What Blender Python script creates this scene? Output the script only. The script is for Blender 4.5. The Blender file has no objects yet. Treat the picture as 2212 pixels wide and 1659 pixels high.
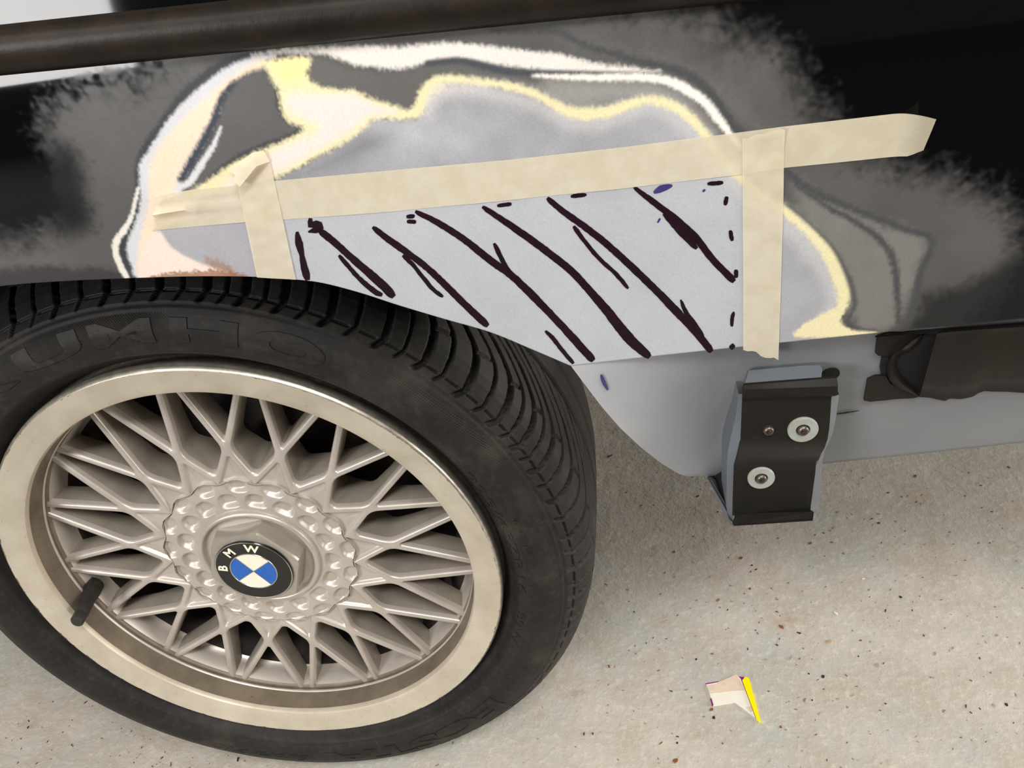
import bpy, bmesh, math, random
import numpy as np
from mathutils import Vector, Matrix
from mathutils.geometry import delaunay_2d_cdt

S = bpy.context.scene
COL = S.collection
PI = math.pi
AXLE = 0.3025                      # height of the wheel axle above the floor

# ------------------------------------------------------------------ camera
CAM_R = np.array([[0.98552, 0.0797747, 0.1496239], [0.0784822, 0.5675957, -0.8195582], [-0.1503059, 0.8194334, 0.5531158]])
CAM_P = np.array([0.35463, -0.51333, 0.53012])      # relative to the axle
FPX = 1890.6
cam = bpy.data.cameras.new('camera')
cam.sensor_width = 36; cam.sensor_fit = 'HORIZONTAL'; cam.lens = FPX * 36 / 2212
cam.clip_start = 0.02; cam.clip_end = 60
camo = bpy.data.objects.new('camera', cam); COL.objects.link(camo)
M = Matrix([list(r) for r in CAM_R]).to_4x4(); M.translation = Vector((CAM_P[0], CAM_P[1], CAM_P[2] + AXLE))
camo.matrix_world = M
S.camera = camo

# ------------------------------------------------------------------ world, lamps, exposure
S.view_settings.view_transform = 'Standard'; S.view_settings.look = 'None'
S.view_settings.gamma = 1; S.view_settings.use_curve_mapping = False
S.view_settings.exposure = -0.08
w = bpy.data.worlds.new('daylight'); S.world = w; w.use_nodes = True
w.node_tree.nodes['Background'].inputs[0].default_value = (0.95, 0.97, 1, 1)
w.node_tree.nodes['Background'].inputs[1].default_value = 0.6

def area(name, loc, target, sx, sy, power, color):
    l = bpy.data.lights.new(name, 'AREA'); l.shape = 'RECTANGLE'; l.size = sx; l.size_y = sy; l.energy = power; l.color = color
    o = bpy.data.objects.new(name, l); COL.objects.link(o); o.location = loc
    o.rotation_euler = (Vector(target) - Vector(loc)).to_track_quat('-Z', 'Y').to_euler()
    return o
# daylight through the window at the left front, the open right end, and ceiling strip lamps
area('front_window_daylight', (-2.90, -3.95, 1.50), (-2.90, 0, 1.50), 1.8, 1.1, 180, (1.0, 0.98, 0.96))
area('right_door_daylight', (4.4, 0.6, 0.9), (0, 0.6, 0.5), 5.0, 1.8, 250, (1.0, 0.94, 0.86))
area('ceiling_lamp_light', (0.9, -1.5, 2.6), (0.6, -0.9, 0), 1.6, 0.4, 66, (1.0, 0.97, 0.93))
area('ceiling_lamp_light', (-0.9, -1.9, 2.6), (-0.6, -1.4, 0), 1.6, 0.25, 22, (1.0, 0.97, 0.93))

# ------------------------------------------------------------------ helpers
def lin(c):
    c = np.asarray(c, float) / 255.0
    return np.where(c <= 0.04045, c / 12.92, ((c + 0.055) / 1.055) ** 2.4)

def ray(px):
    px = np.atleast_2d(np.asarray(px, float))
    d = np.stack([(px[:, 0] - 1106) / FPX, -(px[:, 1] - 829.5) / FPX, -np.ones(len(px))], -1) @ CAM_R.T
    return d

def at_y(px, y):                   # where the sight line to a point of the photo meets the plane y
    d = ray(px); t = (y - CAM_P[1]) / d[:, 1]
    return CAM_P + d * t[:, None]

def at_z(px, z):
    d = ray(px); t = (z - CAM_P[2]) / d[:, 2]
    return CAM_P + d * t[:, None]

def on_surf(px, fy):               # ... meets the surface y = fy(x, z)
    d = ray(px); y = np.full(len(d), -0.045)
    for _ in range(25):
        P = CAM_P + d * ((y - CAM_P[1]) / d[:, 1])[:, None]
        y = fy(P[:, 0], P[:, 2])
    return P

def tag(o, label=None, cat=None, group=None, kind=None):
    if label: o['label'] = label
    if cat: o['category'] = cat
    if group: o['group'] = group
    if kind: o['kind'] = kind
    return o

def empty(name, parent=None, loc=(0, 0, 0)):
    o = bpy.data.objects.new(name, None); COL.objects.link(o); o.location = loc; o.parent = parent; o.empty_display_size = 0.05
    return o

def mesh_obj(name, verts, faces, mats, parent=None, smooth=True, z=AXLE, fmat=None, angle=None):
    me = bpy.data.meshes.new(name)
    me.from_pydata([tuple(map(float, v)) for v in verts], [], [tuple(int(i) for i in f) for f in faces])
    if not isinstance(mats, (list, tuple)): mats = [mats]
    for m in mats: me.materials.append(m)
    if smooth: me.polygons.foreach_set('use_smooth', [True] * len(me.polygons))
    if fmat is not None: me.polygons.foreach_set('material_index', [int(i) for i in fmat])
    me.update()
    if angle is not None: me.set_sharp_from_angle(angle=math.radians(angle))
    o = bpy.data.objects.new(name, me); COL.objects.link(o); o.parent = parent
    o.location = (0, 0, z if parent is None else 0)
    return o

class MB:                          # collects shapes into one mesh
    def __init__(s): s.v = []; s.f = []; s.m = []
    def add(s, v, f, m=0):
        n = len(s.v); s.v += [tuple(map(float, q)) for q in v]; s.f += [tuple(int(i) + n for i in q) for q in f]; s.m += [m] * len(f)
        return s
    def grid(s, P, m=0, close_u=False, close_v=False, flip=False):   # P[i][j] -> quads
        P = np.asarray(P, float); a, b = P.shape[:2]; f = []
        for i in range(a if close_u else a - 1):
            for j in range(b if close_v else b - 1):
                q = (i * b + j, i * b + (j + 1) % b, ((i + 1) % a) * b + (j + 1) % b, ((i + 1) % a) * b + j)
                f.append(q[::-1] if flip else q)
        return s.add(P.reshape(-1, 3), f, m)
    def lathe(s, prof, n=180, m=0, flip=False, cx=0., cz=0., close=False):          # profile (r, y) about the axle
        t = np.linspace(0, 2 * PI, n, endpoint=False); pr = np.asarray(prof, float)
        P = np.stack([np.stack([cx + r * np.sin(t), np.full(n, y), cz + r * np.cos(t)], -1) for r, y in pr])
        return s.grid(P, m, close_u=close, close_v=True, flip=flip)
    def prism(s, pts, off, m=0):   # polygon of 3d points extruded by a vector, closed
        pts = [np.asarray(q, float) for q in pts]; n = len(pts); off = np.asarray(off, float)
        v = pts + [q + off for q in pts]
        f = [tuple(range(n)), tuple(range(2 * n - 1, n - 1, -1))] + [(i, i + n, (i + 1) % n + n, (i + 1) % n) for i in range(n)]
        return s.add(v, f, m)
    def build(s, name, mats, parent=None, smooth=True, angle=40, z=AXLE):
        o = mesh_obj(name, s.v, s.f, mats, parent, smooth, z, s.m, None)
        bm = bmesh.new(); bm.from_mesh(o.data); bmesh.ops.recalc_face_normals(bm, faces=bm.faces); bm.to_mesh(o.data); bm.free()
        if smooth and angle: o.data.set_sharp_from_angle(angle=math.radians(angle))
        return o

def resample(pl, n):
    pl = np.asarray(pl, float); s = np.r_[0, np.cumsum(np.linalg.norm(np.diff(pl, axis=0), axis=1))]
    q = np.linspace(0, s[-1], n)
    return np.stack([np.interp(q, s, pl[:, k]) for k in range(pl.shape[1])], -1)

def smooth_pl(pl, n):              # Catmull-Rom through the points, then even steps
    pl = np.asarray(pl, float)
    if len(pl) < 3: return resample(pl, n)
    P = np.vstack([2 * pl[0] - pl[1], pl, 2 * pl[-1] - pl[-2]]); out = []
    for i in range(1, len(P) - 2):
        for t in np.linspace(0, 1, 12, endpoint=False):
            out.append(0.5 * (2 * P[i] + (P[i + 1] - P[i - 1]) * t + (2 * P[i - 1] - 5 * P[i] + 4 * P[i + 1] - P[i + 2]) * t * t + (3 * P[i] - P[i - 1] - 3 * P[i + 1] + P[i + 2]) * t ** 3))
    out.append(pl[-1])
    return resample(out, n)

def sstep(a, b, x):
    t = np.clip((x - a) / (b - a), 0, 1); return t * t * (3 - 2 * t)

class Noise:
    def __init__(s, seed): s.g = np.random.default_rng(seed).random((256, 256))
    def __call__(s, x, y):
        xi = np.floor(x).astype(int); yi = np.floor(y).astype(int); fx = x - xi; fy = y - yi
        fx = fx * fx * (3 - 2 * fx); fy = fy * fy * (3 - 2 * fy); g = s.g
        a = g[xi % 256, yi % 256]; b = g[(xi + 1) % 256, yi % 256]; c = g[xi % 256, (yi + 1) % 256]; d = g[(xi + 1) % 256, (yi + 1) % 256]
        return (a * (1 - fx) + b * fx) * (1 - fy) + (c * (1 - fx) + d * fx) * fy - 0.5

# ------------------------------------------------------------------ materials
class NT:
    def __init__(s, name):
        s.m = bpy.data.materials.new(name); s.m.use_nodes = True; s.t = s.m.node_tree; s.n = s.t.nodes
        s.b = s.n['Principled BSDF']; s.out = s.n['Material Output']
    def new(s, typ, **kw):
        o = s.n.new(typ)
        for k, v in kw.items():
            if k.startswith('i_'): o.inputs[k[2:].replace('_', ' ')].default_value = v
            else: setattr(o, k, v)
        return o
    def link(s, a, b): s.t.links.new(a, b)
    def set(s, **kw):
        for k, v in kw.items(): s.b.inputs[k.replace('_', ' ')].default_value = v
    def coord(s): return s.new('ShaderNodeTexCoord').outputs['Object']
    def noise(s, scale, detail=4, rough=0.6, vec=None):
        n = s.new('ShaderNodeTexNoise'); n.inputs['Scale'].default_value = scale; n.inputs['Detail'].default_value = detail; n.inputs['Roughness'].default_value = rough
        s.link(vec or s.coord(), n.inputs['Vector']); return n.outputs['Fac']
    def ramp(s, fac, stops):
        r = s.new('ShaderNodeValToRGB'); s.link(fac, r.inputs['Fac']); e = r.color_ramp.elements
        while len(e) < len(stops): e.new(0.5)
        for q, (p, c) in zip(e, stops):
            q.position = p; q.color = (*c, 1) if len(c) == 3 else c
        return r.outputs['Color']
    def mix(s, fac, a, b):
        x = s.new('ShaderNodeMix', data_type='RGBA')
        for v, i in ((fac, 0), (a, 6), (b, 7)):
            if isinstance(v, (int, float)): x.inputs[i].default_value = v
            elif isinstance(v, (tuple, list, np.ndarray)): x.inputs[i].default_value = (*[float(q) for q in v], 1)
            else: s.link(v, x.inputs[i])
        return x.outputs[2]
    def bump(s, h, strength=0.2, dist=0.001):
        b = s.new('ShaderNodeBump'); b.inputs['Strength'].default_value = strength; b.inputs['Distance'].default_value = dist
        s.link(h, b.inputs['Height']); s.link(b.outputs['Normal'], s.b.inputs['Normal'])
    def base(s, c): s.link(c, s.b.inputs['Base Color'])

def simple(name, srgb, rough=0.5, metal=0.0, spec=0.5, var=0.12, scale=60, bump=0.0, bscale=300, alt=None):
    n = NT(name); c = lin(srgb); a = lin(alt) if alt is not None else c * (1 - var)
    f = n.noise(scale)
    n.base(n.ramp(f, [(0.35, tuple(a)), (0.65, tuple(np.minimum(c * (1 + var * .5), 1)))]))
    n.set(Roughness=rough, Metallic=metal, Specular_IOR_Level=spec)
    if bump: n.bump(n.noise(bscale), bump, 0.0006)
    return n.m

def mat_floor():
    n = NT('painted_concrete'); c = n.coord()
    f1 = n.noise(5.0, 5, .6); f2 = n.noise(17.0, 6, .65); f3 = n.noise(110, 5, .7); f4 = n.noise(240, 3, .6)
    col = n.ramp(f1, [(0.36, tuple(lin((176, 179, 172)))), (0.5, tuple(lin((192, 187, 178)))), (0.66, tuple(lin((204, 195, 184))))])
    col = n.mix(n.ramp(f2, [(0.42, (0, 0, 0)), (0.68, (1, 1, 1))]), col, tuple(lin((184, 174, 160))))
    col = n.mix(n.ramp(f3, [(0.52, (0, 0, 0)), (0.72, (.7, .7, .7))]), col, tuple(lin((216, 211, 201))))
    col = n.mix(n.ramp(n.noise(33, 4, .7), [(0.62, (0, 0, 0)), (0.74, (.5, .5, .5))]), col, tuple(lin((172, 138, 116))))
    col = n.mix(n.ramp(n.noise(120, 2, .5), [(0.69, (0, 0, 0)), (0.74, (.75, .75, .75))]), col, tuple(lin((120, 100, 80))))
    # added dark floor zone out of view, there to darken the gloss panel's reflections
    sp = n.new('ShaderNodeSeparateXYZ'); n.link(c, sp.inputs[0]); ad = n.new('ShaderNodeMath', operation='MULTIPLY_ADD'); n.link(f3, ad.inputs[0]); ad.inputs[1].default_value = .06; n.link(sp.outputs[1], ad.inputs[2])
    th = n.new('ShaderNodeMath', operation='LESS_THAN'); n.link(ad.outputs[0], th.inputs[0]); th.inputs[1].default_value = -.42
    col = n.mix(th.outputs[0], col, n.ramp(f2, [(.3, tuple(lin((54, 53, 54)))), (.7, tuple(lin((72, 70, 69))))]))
    n.base(col); n.set(Roughness=0.55, Specular_IOR_Level=0.3)
    m = n.new('ShaderNodeMath', operation='ADD'); n.link(f3, m.inputs[0]); n.link(n.noise(45, 4, .6), m.inputs[1])
    n.bump(m.outputs[0], 0.30, 0.004)
    return n.m

def mat_paint():
    n = NT('sanded_car_paint')
    a = n.new('ShaderNodeVertexColor', layer_name='paint'); g = n.new('ShaderNodeAttribute', attribute_name='matte')
    fine = n.ramp(n.noise(900, 3, .7), [(0.3, (.90, .90, .90)), (0.7, (1.06, 1.06, 1.06))])
    mul = n.new('ShaderNodeMix', data_type='RGBA', blend_type='MULTIPLY'); mul.inputs[0].default_value = 1
    n.link(a.outputs['Color'], mul.inputs[6]); n.link(fine, mul.inputs[7]); n.base(mul.outputs[2])
    r = n.new('ShaderNodeMapRange'); r.inputs['To Min'].default_value = 0.04; r.inputs['To Max'].default_value = 0.55
    n.link(g.outputs['Fac'], r.inputs['Value']); n.link(r.outputs[0], n.b.inputs['Roughness'])
    n.set(Specular_IOR_Level=0.28)
    return n.m

def mat_rubber(lettering=False):
    n = NT('tyre_rubber')
    f = n.noise(14, 5, .65); f2 = n.noise(160, 3, .6)
    col = n.ramp(f, [(0.38, tuple(lin((25, 24, 23)))), (0.55, tuple(lin((34, 32, 30)))), (0.7, tuple(lin((58, 53, 46))))])
    n.base(n.mix(n.ramp(f2, [(0.5, (0, 0, 0)), (0.8, (.35, .35, .35))]), col, tuple(lin((66, 60, 53)))))
    n.set(Roughness=0.6, Specular_IOR_Level=0.28)
    if not lettering:
        c = n.coord(); sep = n.new('ShaderNodeSeparateXYZ'); n.link(c, sep.inputs[0])
        m = n.new('ShaderNodeMath', operation='MULTIPLY_ADD'); n.link(sep.outputs[0], m.inputs[0]); m.inputs[1].default_value = 1.15; n.link(sep.outputs[2], m.inputs[2])
        m2 = n.new('ShaderNodeMath', operation='MULTIPLY'); n.link(m.outputs[0], m2.inputs[0]); m2.inputs[1].default_value = 2600
        sn = n.new('ShaderNodeMath', operation='SINE'); n.link(m2.outputs[0], sn.inputs[0])
        at = n.new('ShaderNodeAttribute', attribute_name='hatch')
        mm = n.new('ShaderNodeMath', operation='MULTIPLY'); n.link(sn.outputs[0], mm.inputs[0]); n.link(at.outputs['Fac'], mm.inputs[1])
        n.bump(mm.outputs[0], 0.9, 0.0005)
    else:
        n.bump(f2, 0.2, 0.0005)
    return n.m

def mat_tape():
    n = NT('masking_tape_paper')
    f = n.noise(90, 4, .6); f2 = n.noise(1200, 2, .5)
    n.base(n.ramp(f, [(0.3, tuple(lin((220, 209, 182)))), (0.7, tuple(lin((231, 222, 199))))]))
    n.set(Roughness=0.55, Specular_IOR_Level=0.25); n.bump(f2, 0.25, 0.0004)
    tr = n.new('ShaderNodeBsdfTransparent'); mx = n.new('ShaderNodeMixShader'); mx.inputs[0].default_value = 0.30
    n.link(n.b.outputs[0], mx.inputs[1]); n.link(tr.outputs[0], mx.inputs[2]); n.link(mx.outputs[0], n.out.inputs['Surface'])
    return n.m

def mat_silver(name, a, b, rough=0.38, metal=0.55, scale=30, spots=None, edge=False):
    n = NT(name); f = n.noise(scale, 6, .65)
    col = n.ramp(f, [(0.35, tuple(lin(a))), (0.65, tuple(lin(b)))])
    if spots is not None:
        col = n.mix(n.ramp(n.noise(220, 3, .7), [(0.66, (0, 0, 0)), (0.74, (.7, .7, .7))]), col, tuple(lin(spots)))
    if edge:                       # flaking along the outer edge of the lip
        sp = n.new('ShaderNodeSeparateXYZ'); n.link(n.coord(), sp.inputs[0]); cb = n.new('ShaderNodeCombineXYZ'); n.link(sp.outputs[0], cb.inputs[0]); n.link(sp.outputs[2], cb.inputs[1])
        ln = n.new('ShaderNodeVectorMath', operation='LENGTH'); n.link(cb.outputs[0], ln.inputs[0])
        mr = n.new('ShaderNodeMapRange'); mr.inputs['From Min'].default_value = .2135; mr.inputs['From Max'].default_value = .2215; n.link(ln.outputs['Value'], mr.inputs['Value'])
        ad = n.new('ShaderNodeMath', operation='ADD'); n.link(mr.outputs[0], ad.inputs[0]); n.link(n.noise(60, 5, .75), ad.inputs[1])
        th = n.new('ShaderNodeMath', operation='GREATER_THAN'); n.link(ad.outputs[0], th.inputs[0]); th.inputs[1].default_value = 1.33
        col = n.mix(th.outputs[0], col, tuple(lin((92, 82, 68))))
    n.base(col); n.set(Roughness=rough, Metallic=metal)
    n.bump(n.noise(700, 2, .5), 0.06, 0.0004)
    return n.m

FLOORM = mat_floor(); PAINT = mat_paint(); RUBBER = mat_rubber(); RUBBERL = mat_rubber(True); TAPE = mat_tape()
SILVER = mat_silver('wheel_silver', (184, 176, 167), (199, 191, 182), 0.36, 0.4, 25)
LIP = mat_silver('worn_lip_silver', (184, 174, 156), (204, 195, 178), 0.42, 0.3, 18, (140, 128, 110), edge=True)
DIRT = mat_silver('brake_dust_barrel', (104, 93, 80), (132, 120, 104), 0.5, 0.3, 20, (70, 62, 54))
DUSTY = mat_silver('dusty_spoke_flank', (138, 130, 119), (158, 150, 139), 0.5, 0.3, 22)
BRIGHT = simple('bare_metal_edge', (205, 198, 184), 0.3, 0.8, var=.25, scale=150)
DARKRIM = simple('dark_inner_barrel', (20, 17, 15), 0.75, 0.1, var=.4, alt=(34, 24, 19), scale=18)
RUSTY = simple('rusty_brake', (38, 26, 22), 0.8, 0.2, alt=(18, 14, 13), scale=25)
BLACKPL = simple('black_gloss_emblem', (16, 16, 18), 0.12, 0, var=.2)
WHITEE = simple('cream_enamel', (236, 230, 212), 0.2, 0, var=.03)
BLUEE = simple('blue_enamel', (22, 92, 178), 0.2, 0, var=.06)
CHROME = simple('thin_chrome', (200, 196, 186), 0.2, 0.9)
NUTGREY = mat_silver('nut_grey', (158, 152, 142), (172, 166, 155), 0.3, 0.35, 40)
STEM = simple('valve_rubber', (40, 36, 33), 0.6, 0, var=.25, scale=200, bump=.3)
TRIMM = simple('worn_black_trim', (21, 18, 16), 0.42, 0, spec=.25, var=.4, scale=28, alt=(42, 34, 28), bump=.35, bscale=180)
BODYBLK = simple('gloss_black_paint', (6, 6, 8), 0.04, 0, spec=.28, var=.1)
PRIMER = simple('grey_primer', (104, 110, 117), 0.5, 0, var=.05, scale=12, bump=.12, bscale=250)
BARE = simple('bare_dark_steel', (26, 23, 20), 0.55, 0.0, spec=.2, var=.3, scale=30, alt=(36, 30, 25), bump=.3, bscale=160)
BLACKST = simple('black_steel_plate', (25, 24, 22), 0.55, 0.0, spec=.2, var=.25, scale=22, alt=(32, 29, 25), bump=.25, bscale=200)
ZINC = simple('zinc_washer', (172, 178, 173), 0.35, 0.25, var=.06, scale=60, alt=(166, 167, 152))
STEELB = simple('bolt_steel', (112, 104, 96), 0.35, 0.8, var=.3, scale=200)
VOID = simple('dark_cavity', (10, 9, 9), 0.9, 0, var=.3)
UNDER = simple('underbody_black', (22, 20, 18), 0.8, 0, var=.3, scale=12)
INK = simple('marker_ink', (32, 12, 26), 0.45, 0, spec=.2, var=.3, scale=150, alt=(27, 10, 19))
INKB = simple('blue_marker_ink', (52, 44, 100), 0.4, 0, var=.3, scale=200, alt=(70, 62, 120))

# ------------------------------------------------------------------ room shell
def box(mb, x0, x1, y0, y1, z0, z1, m=0):
    v = [(x, y, z) for x in (x0, x1) for y in (y0, y1) for z in (z0, z1)]
    return mb.add(v, [(0, 1, 3, 2), (4, 6, 7, 5), (0, 4, 5, 1), (2, 3, 7, 6), (0, 2, 6, 4), (1, 5, 7, 3)], m)
WALLM = simple('grey_block_wall', (120, 116, 110), 0.8, scale=3)
CEILM = simple('pale_ceiling', (170, 166, 158), 0.8, scale=3)
def shell(name, boxes, mat):
    mb = MB()
    for b in boxes: box(mb, *b)
    return tag(mb.build(name, mat, None, smooth=False, z=0), kind='structure')
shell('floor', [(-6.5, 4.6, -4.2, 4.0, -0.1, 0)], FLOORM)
shell('wall_back', [(-6.5, 4.6, 4.0, 4.15, 0, 2.75)], WALLM)
shell('wall_left', [(-6.65, -6.5, -4.2, 4.15, 0, 2.75)], WALLM)
shell('wall_front', [(-2.0, 4.6, -4.2, -4.05, 0, 2.75), (-6.5, -3.8, -4.2, -4.05, 0, 2.75), (-3.8, -2.0, -4.2, -4.05, 2.05, 2.75), (-3.8, -2.0, -4.2, -4.05, 0, .95)], WALLM)
shell('wall_right', [(4.6, 4.75, -4.2, -2.0, 0, 2.75), (4.6, 4.75, 3.2, 4.15, 0, 2.75), (4.6, 4.75, -2.0, 3.2, 1.9, 2.75)], WALLM)
shell('ceiling', [(-6.65, 4.75, -4.2, 4.15, 2.75, 2.85)], CEILM)

# ------------------------------------------------------------------ the car
car = tag(empty('car', None, (0, 0, AXLE)), 'dark car at its rear wheel, sanded wheel arch bare over a silver basket-weave wheel', 'car')
car.location = (0, 0, AXLE)
wheel = empty('wheel', car); wheel.location = (0, 0, 0)

# --- tyre
T_PROF = [(.2225, .0240), (.2236, .0170), (.2258, .0120), (.2290, .0085), (.2322, .0050), (.2348, .0008), (.2372, -.0026), (.2395, -.0032), (.2430, -.0047), (.2480, -.0062), (.2540, -.0070),
          (.2600, -.0068), (.2660, -.0050), (.2710, -.0024), (.2748, -.0004), (.2775, .0012), (.2840, .0075), (.2880, .0120), (.2920, .0170), (.2955, .0230), (.2980, .0300), (.3000, .0390), (.3010, .0500),
          (.3018, .0650), (.3022, .0850), (.3024, .1100), (.3022, .1400), (.3015, .1700), (.2990, .1900), (.2900, .2060), (.2770, .2150), (.2550, .2220), (.2350, .2190), (.2230, .2090)]
T_PROF = np.array(T_PROF)
def tyre_profile():
    seg = np.r_[0, np.cumsum(np.linalg.norm(np.diff(T_PROF, axis=0), axis=1))]
    # fine steps where the tread is seen, wide ones behind
    s_sh = seg[15]; s_c = seg[24]; s_e = seg[-1]
    s = np.r_[np.linspace(0, s_sh, 44, endpoint=False), np.linspace(s_sh, s_sh + .030, 58, endpoint=False), np.linspace(s_sh + .030, s_c, 46, endpoint=False), np.linspace(s_c, seg[27], 60, endpoint=False), np.linspace(seg[27], s_e, 14)]
    return np.interp(s, seg, T_PROF[:, 0]), np.interp(s, seg, T_PROF[:, 1])
GR = [-3.02, 1.01, 5.10, 8.44, 11.96, 14.73, 17.41, 20.17, 22.80, 26.12, 29.54, 33.40, 37.73, 41.04, 44.43]
GR = [-3.02 - 4.2 * k for k in range(6, 0, -1)] + GR
_pitch = [3.4, 4.1, 3.9, 3.3, 3.0, 2.75, 2.7, 2.8, 3.3, 3.6, 3.9, 4.2]
_k = 0
while GR[-1] < 332:
    GR.append(GR[-1] + _pitch[_k % 12]); _k += 1
GR = np.array(GR)
def sweep(y):                      # degrees the grooves lean back towards the tread centre
    return np.interp(y, [-.01, .001, .008, .019, .033, .043, .053, .06, .067, .09, .12, .15], [-1.3, -1.3, 0, -.3, -1.0, -2.0, -3.6, -5.0, -6.4, -12.5, -24, -36])
def tyre():
    r, y = tyre_profile(); n = 1800; t = np.linspace(0, 2 * PI, n, endpoint=False); td = np.degrees(t)
    R, T = np.meshgrid(r, td, indexing='ij'); Y = np.meshgrid(y, td, indexing='ij')[0]
    # outward normal of the profile
    dr = np.gradient(r); dy = np.gradient(y); L = np.hypot(dr, dy); nr = dy / L; ny = -dr / L
    D = np.zeros_like(R)
    base = GR[0]
    tread = (Y > .0014) & (np.arange(len(r))[:, None] > 43)
    T2 = (T - sweep(Y) - base) % 360 + base
    idx = np.clip(np.searchsorted(GR, T2.ravel()).reshape(T2.shape), 1, len(GR) - 1)
    lo = GR[idx - 1]; hi = GR[idx]; mm = R * PI / 180 * 1000
    for g, i in ((lo, idx - 1), (hi, idx)):
        wide = (i % 2 == 0)
        half = np.where(wide, 2.6, 1.25) * np.where(Y < .010, .85, 1.0) * np.where(Y > .07, .7, 1.0)
        dep = np.where(wide, 5.5, 4.5) * sstep(.0008, .0045, Y) * (1 - sstep(.094, .097, Y))
        d = np.abs(T2 - g) * mm
        D = np.maximum(D, np.where(tread, dep * (1 - sstep(half - .5, half + .6, d)), 0))
    # slits along the chamfer in every block, steps across the blocks further in
    frac = (T2 - lo) / np.maximum(hi - lo, .1)
    D = np.maximum(D, np.where(tread & (frac > .2) & (frac < .8), 2.0 * (1 - sstep(.0004, .0010, np.abs(Y - .0070))), 0))
    odd = ((idx - 1) % 2 == 0)
    ys = .0335 + .004 * frac + np.where(T > 48, .005, 0)
    D = np.maximum(D, np.where(tread & odd, 3.0 * (1 - sstep(.0009, .0019, np.abs(Y - ys))), 0))
    D = np.maximum(D, np.where(tread, 5.0 * (1 - sstep(.0030, .0044, np.abs(Y - .0985))), 0))
    D = np.maximum(D, np.where(tread, 5.0 * (1 - sstep(.0030, .0044, np.abs(Y - .1330))), 0))
    # moulded line at the shoulder, rim-guard ridge, fine rings
    D = np.maximum(D, 1.0 * (1 - sstep(.0004, .0013, np.abs(R - .2765))) * (Y < .01))
    D = D - .5 * (1 - sstep(.0003, .0008, np.abs(R - .2735))) * (Y < .01)
    D = D - .35 * (1 - sstep(.0003, .0008, np.abs(R - .2705))) * (Y < .01)
    D = D + .45 * (1 - sstep(.0003, .0009, np.abs(R - .2405))) * (Y < .01)
    D = D / 1000
    RR = R - nr[:, None] * D; YY = Y - ny[:, None] * D
    P = np.stack([RR * np.sin(np.radians(T)), YY, RR * np.cos(np.radians(T))], -1)
    P[..., 2] = np.maximum(P[..., 2], -AXLE + .0002)
    mb = MB(); a = len(r)
    v = P.reshape(-1, 3)
    I, J = np.meshgrid(np.arange(a - 1), np.arange(n), indexing='ij'); J2 = (J + 1) % n
    f = np.stack([I * n + J, I * n + J2, (I + 1) * n + J2, (I + 1) * n + J], -1).reshape(-1, 4)
    o = mesh_obj('tyre', v, f[:, ::-1], RUBBER, wheel)
    Tn = (T + 180) % 360 - 180
    h = ((R > .2455) & (R < .2705) & (Y < .01)) * (sstep(-34, -31, Tn) * (1 - sstep(-1, 9, Tn)) + .35 * sstep(28, 36, Tn) * (1 - sstep(120, 128, Tn)))
    at = o.data.attributes.new('hatch', 'FLOAT', 'POINT'); at.data.foreach_set('value', h.ravel().astype(np.float32))
    return o
tyre()

def text_mesh(body, bold=0.0, shear=0.0, cell=0.06):
    cu = bpy.data.curves.new('txt', 'FONT'); cu.body = body; cu.size = 1; cu.offset = bold; cu.shear = shear; cu.fill_mode = 'FRONT'; cu.resolution_u = 5
    ob = bpy.data.objects.new('txt', cu); COL.objects.link(ob)
    dg = bpy.context.evaluated_depsgraph_get(); dg.update()
    me = bpy.data.meshes.new_from_object(ob.evaluated_get(dg)); bm = bmesh.new(); bm.from_mesh(me)
    bpy.data.objects.remove(ob); bpy.data.curves.remove(cu); bpy.data.meshes.remove(me)
    bmesh.ops.remove_doubles(bm, verts=bm.verts, dist=1e-4)
    xs = [v.co.x for v in bm.verts]; ys = [v.co.y for v in bm.verts]
    x0, x1, y0, y1 = min(xs), max(xs), min(ys), max(ys)
    for k in range(1, int((x1 - x0) / cell)):
        bmesh.ops.bisect_plane(bm, geom=bm.verts[:] + bm.edges[:] + bm.faces[:], plane_co=(x0 + k * cell, 0, 0), plane_no=(1, 0, 0))
    for k in range(1, int((y1 - y0) / cell)):
        bmesh.ops.bisect_plane(bm, geom=bm.verts[:] + bm.edges[:] + bm.faces[:], plane_co=(0, y0 + k * cell, 0), plane_no=(0, 1, 0))
    return bm, (x0, x1, y0, y1)

def raise_edges(bm, place, lift):  # place(u, v, h) -> 3d; faces become slabs lift high
    bm.verts.index_update(); vs = [v.co.copy() for v in bm.verts]; n = len(vs)
    top = [place(c.x, c.y, lift) for c in vs]; bot = [place(c.x, c.y, -0.0008) for c in vs]
    f = [tuple(v.index for v in q.verts) for q in bm.faces]
    side = []
    for e in bm.edges:
        if len(e.link_faces) == 1:
            a, b = e.verts[0].index, e.verts[1].index; side.append((a, b, b + n, a + n))
    bm.free()
    return top + bot, f + side

S_R = T_PROF[5:16, 0]; S_Y = T_PROF[5:16, 1]
def sidewall(mb, body, t0, t1, r0, r1, lift, bold=.02, shear=0., inward=False):
    bm, (x0, x1, y0, y1) = text_mesh(body, bold, shear, 0.10)
    def place(u, v, h):
        a = (u - x0) / (x1 - x0); b = (v - y0) / (y1 - y0)
        t = math.radians(t0 + (t1 - t0) * a); r = r0 + (r1 - r0) * b
        return (r * math.sin(t), float(np.interp(r, S_R, S_Y)) - h, r * math.cos(t))
    v, f = raise_edges(bm, place, lift); mb.add(v, f)
lt = MB()
sidewall(lt, 'K', -35.5, -24.5, .2490, .2680, .0008, .035)
sidewall(lt, 'U', -22.5, -9.3, .2490, .2680, .0008, .035)
sidewall(lt, 'M', -7.2, 3.5, .2490, .2680, .0008, .012)
sidewall(lt, 'H', 6.5, 17.1, .2490, .2680, .0008, .035)
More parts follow.
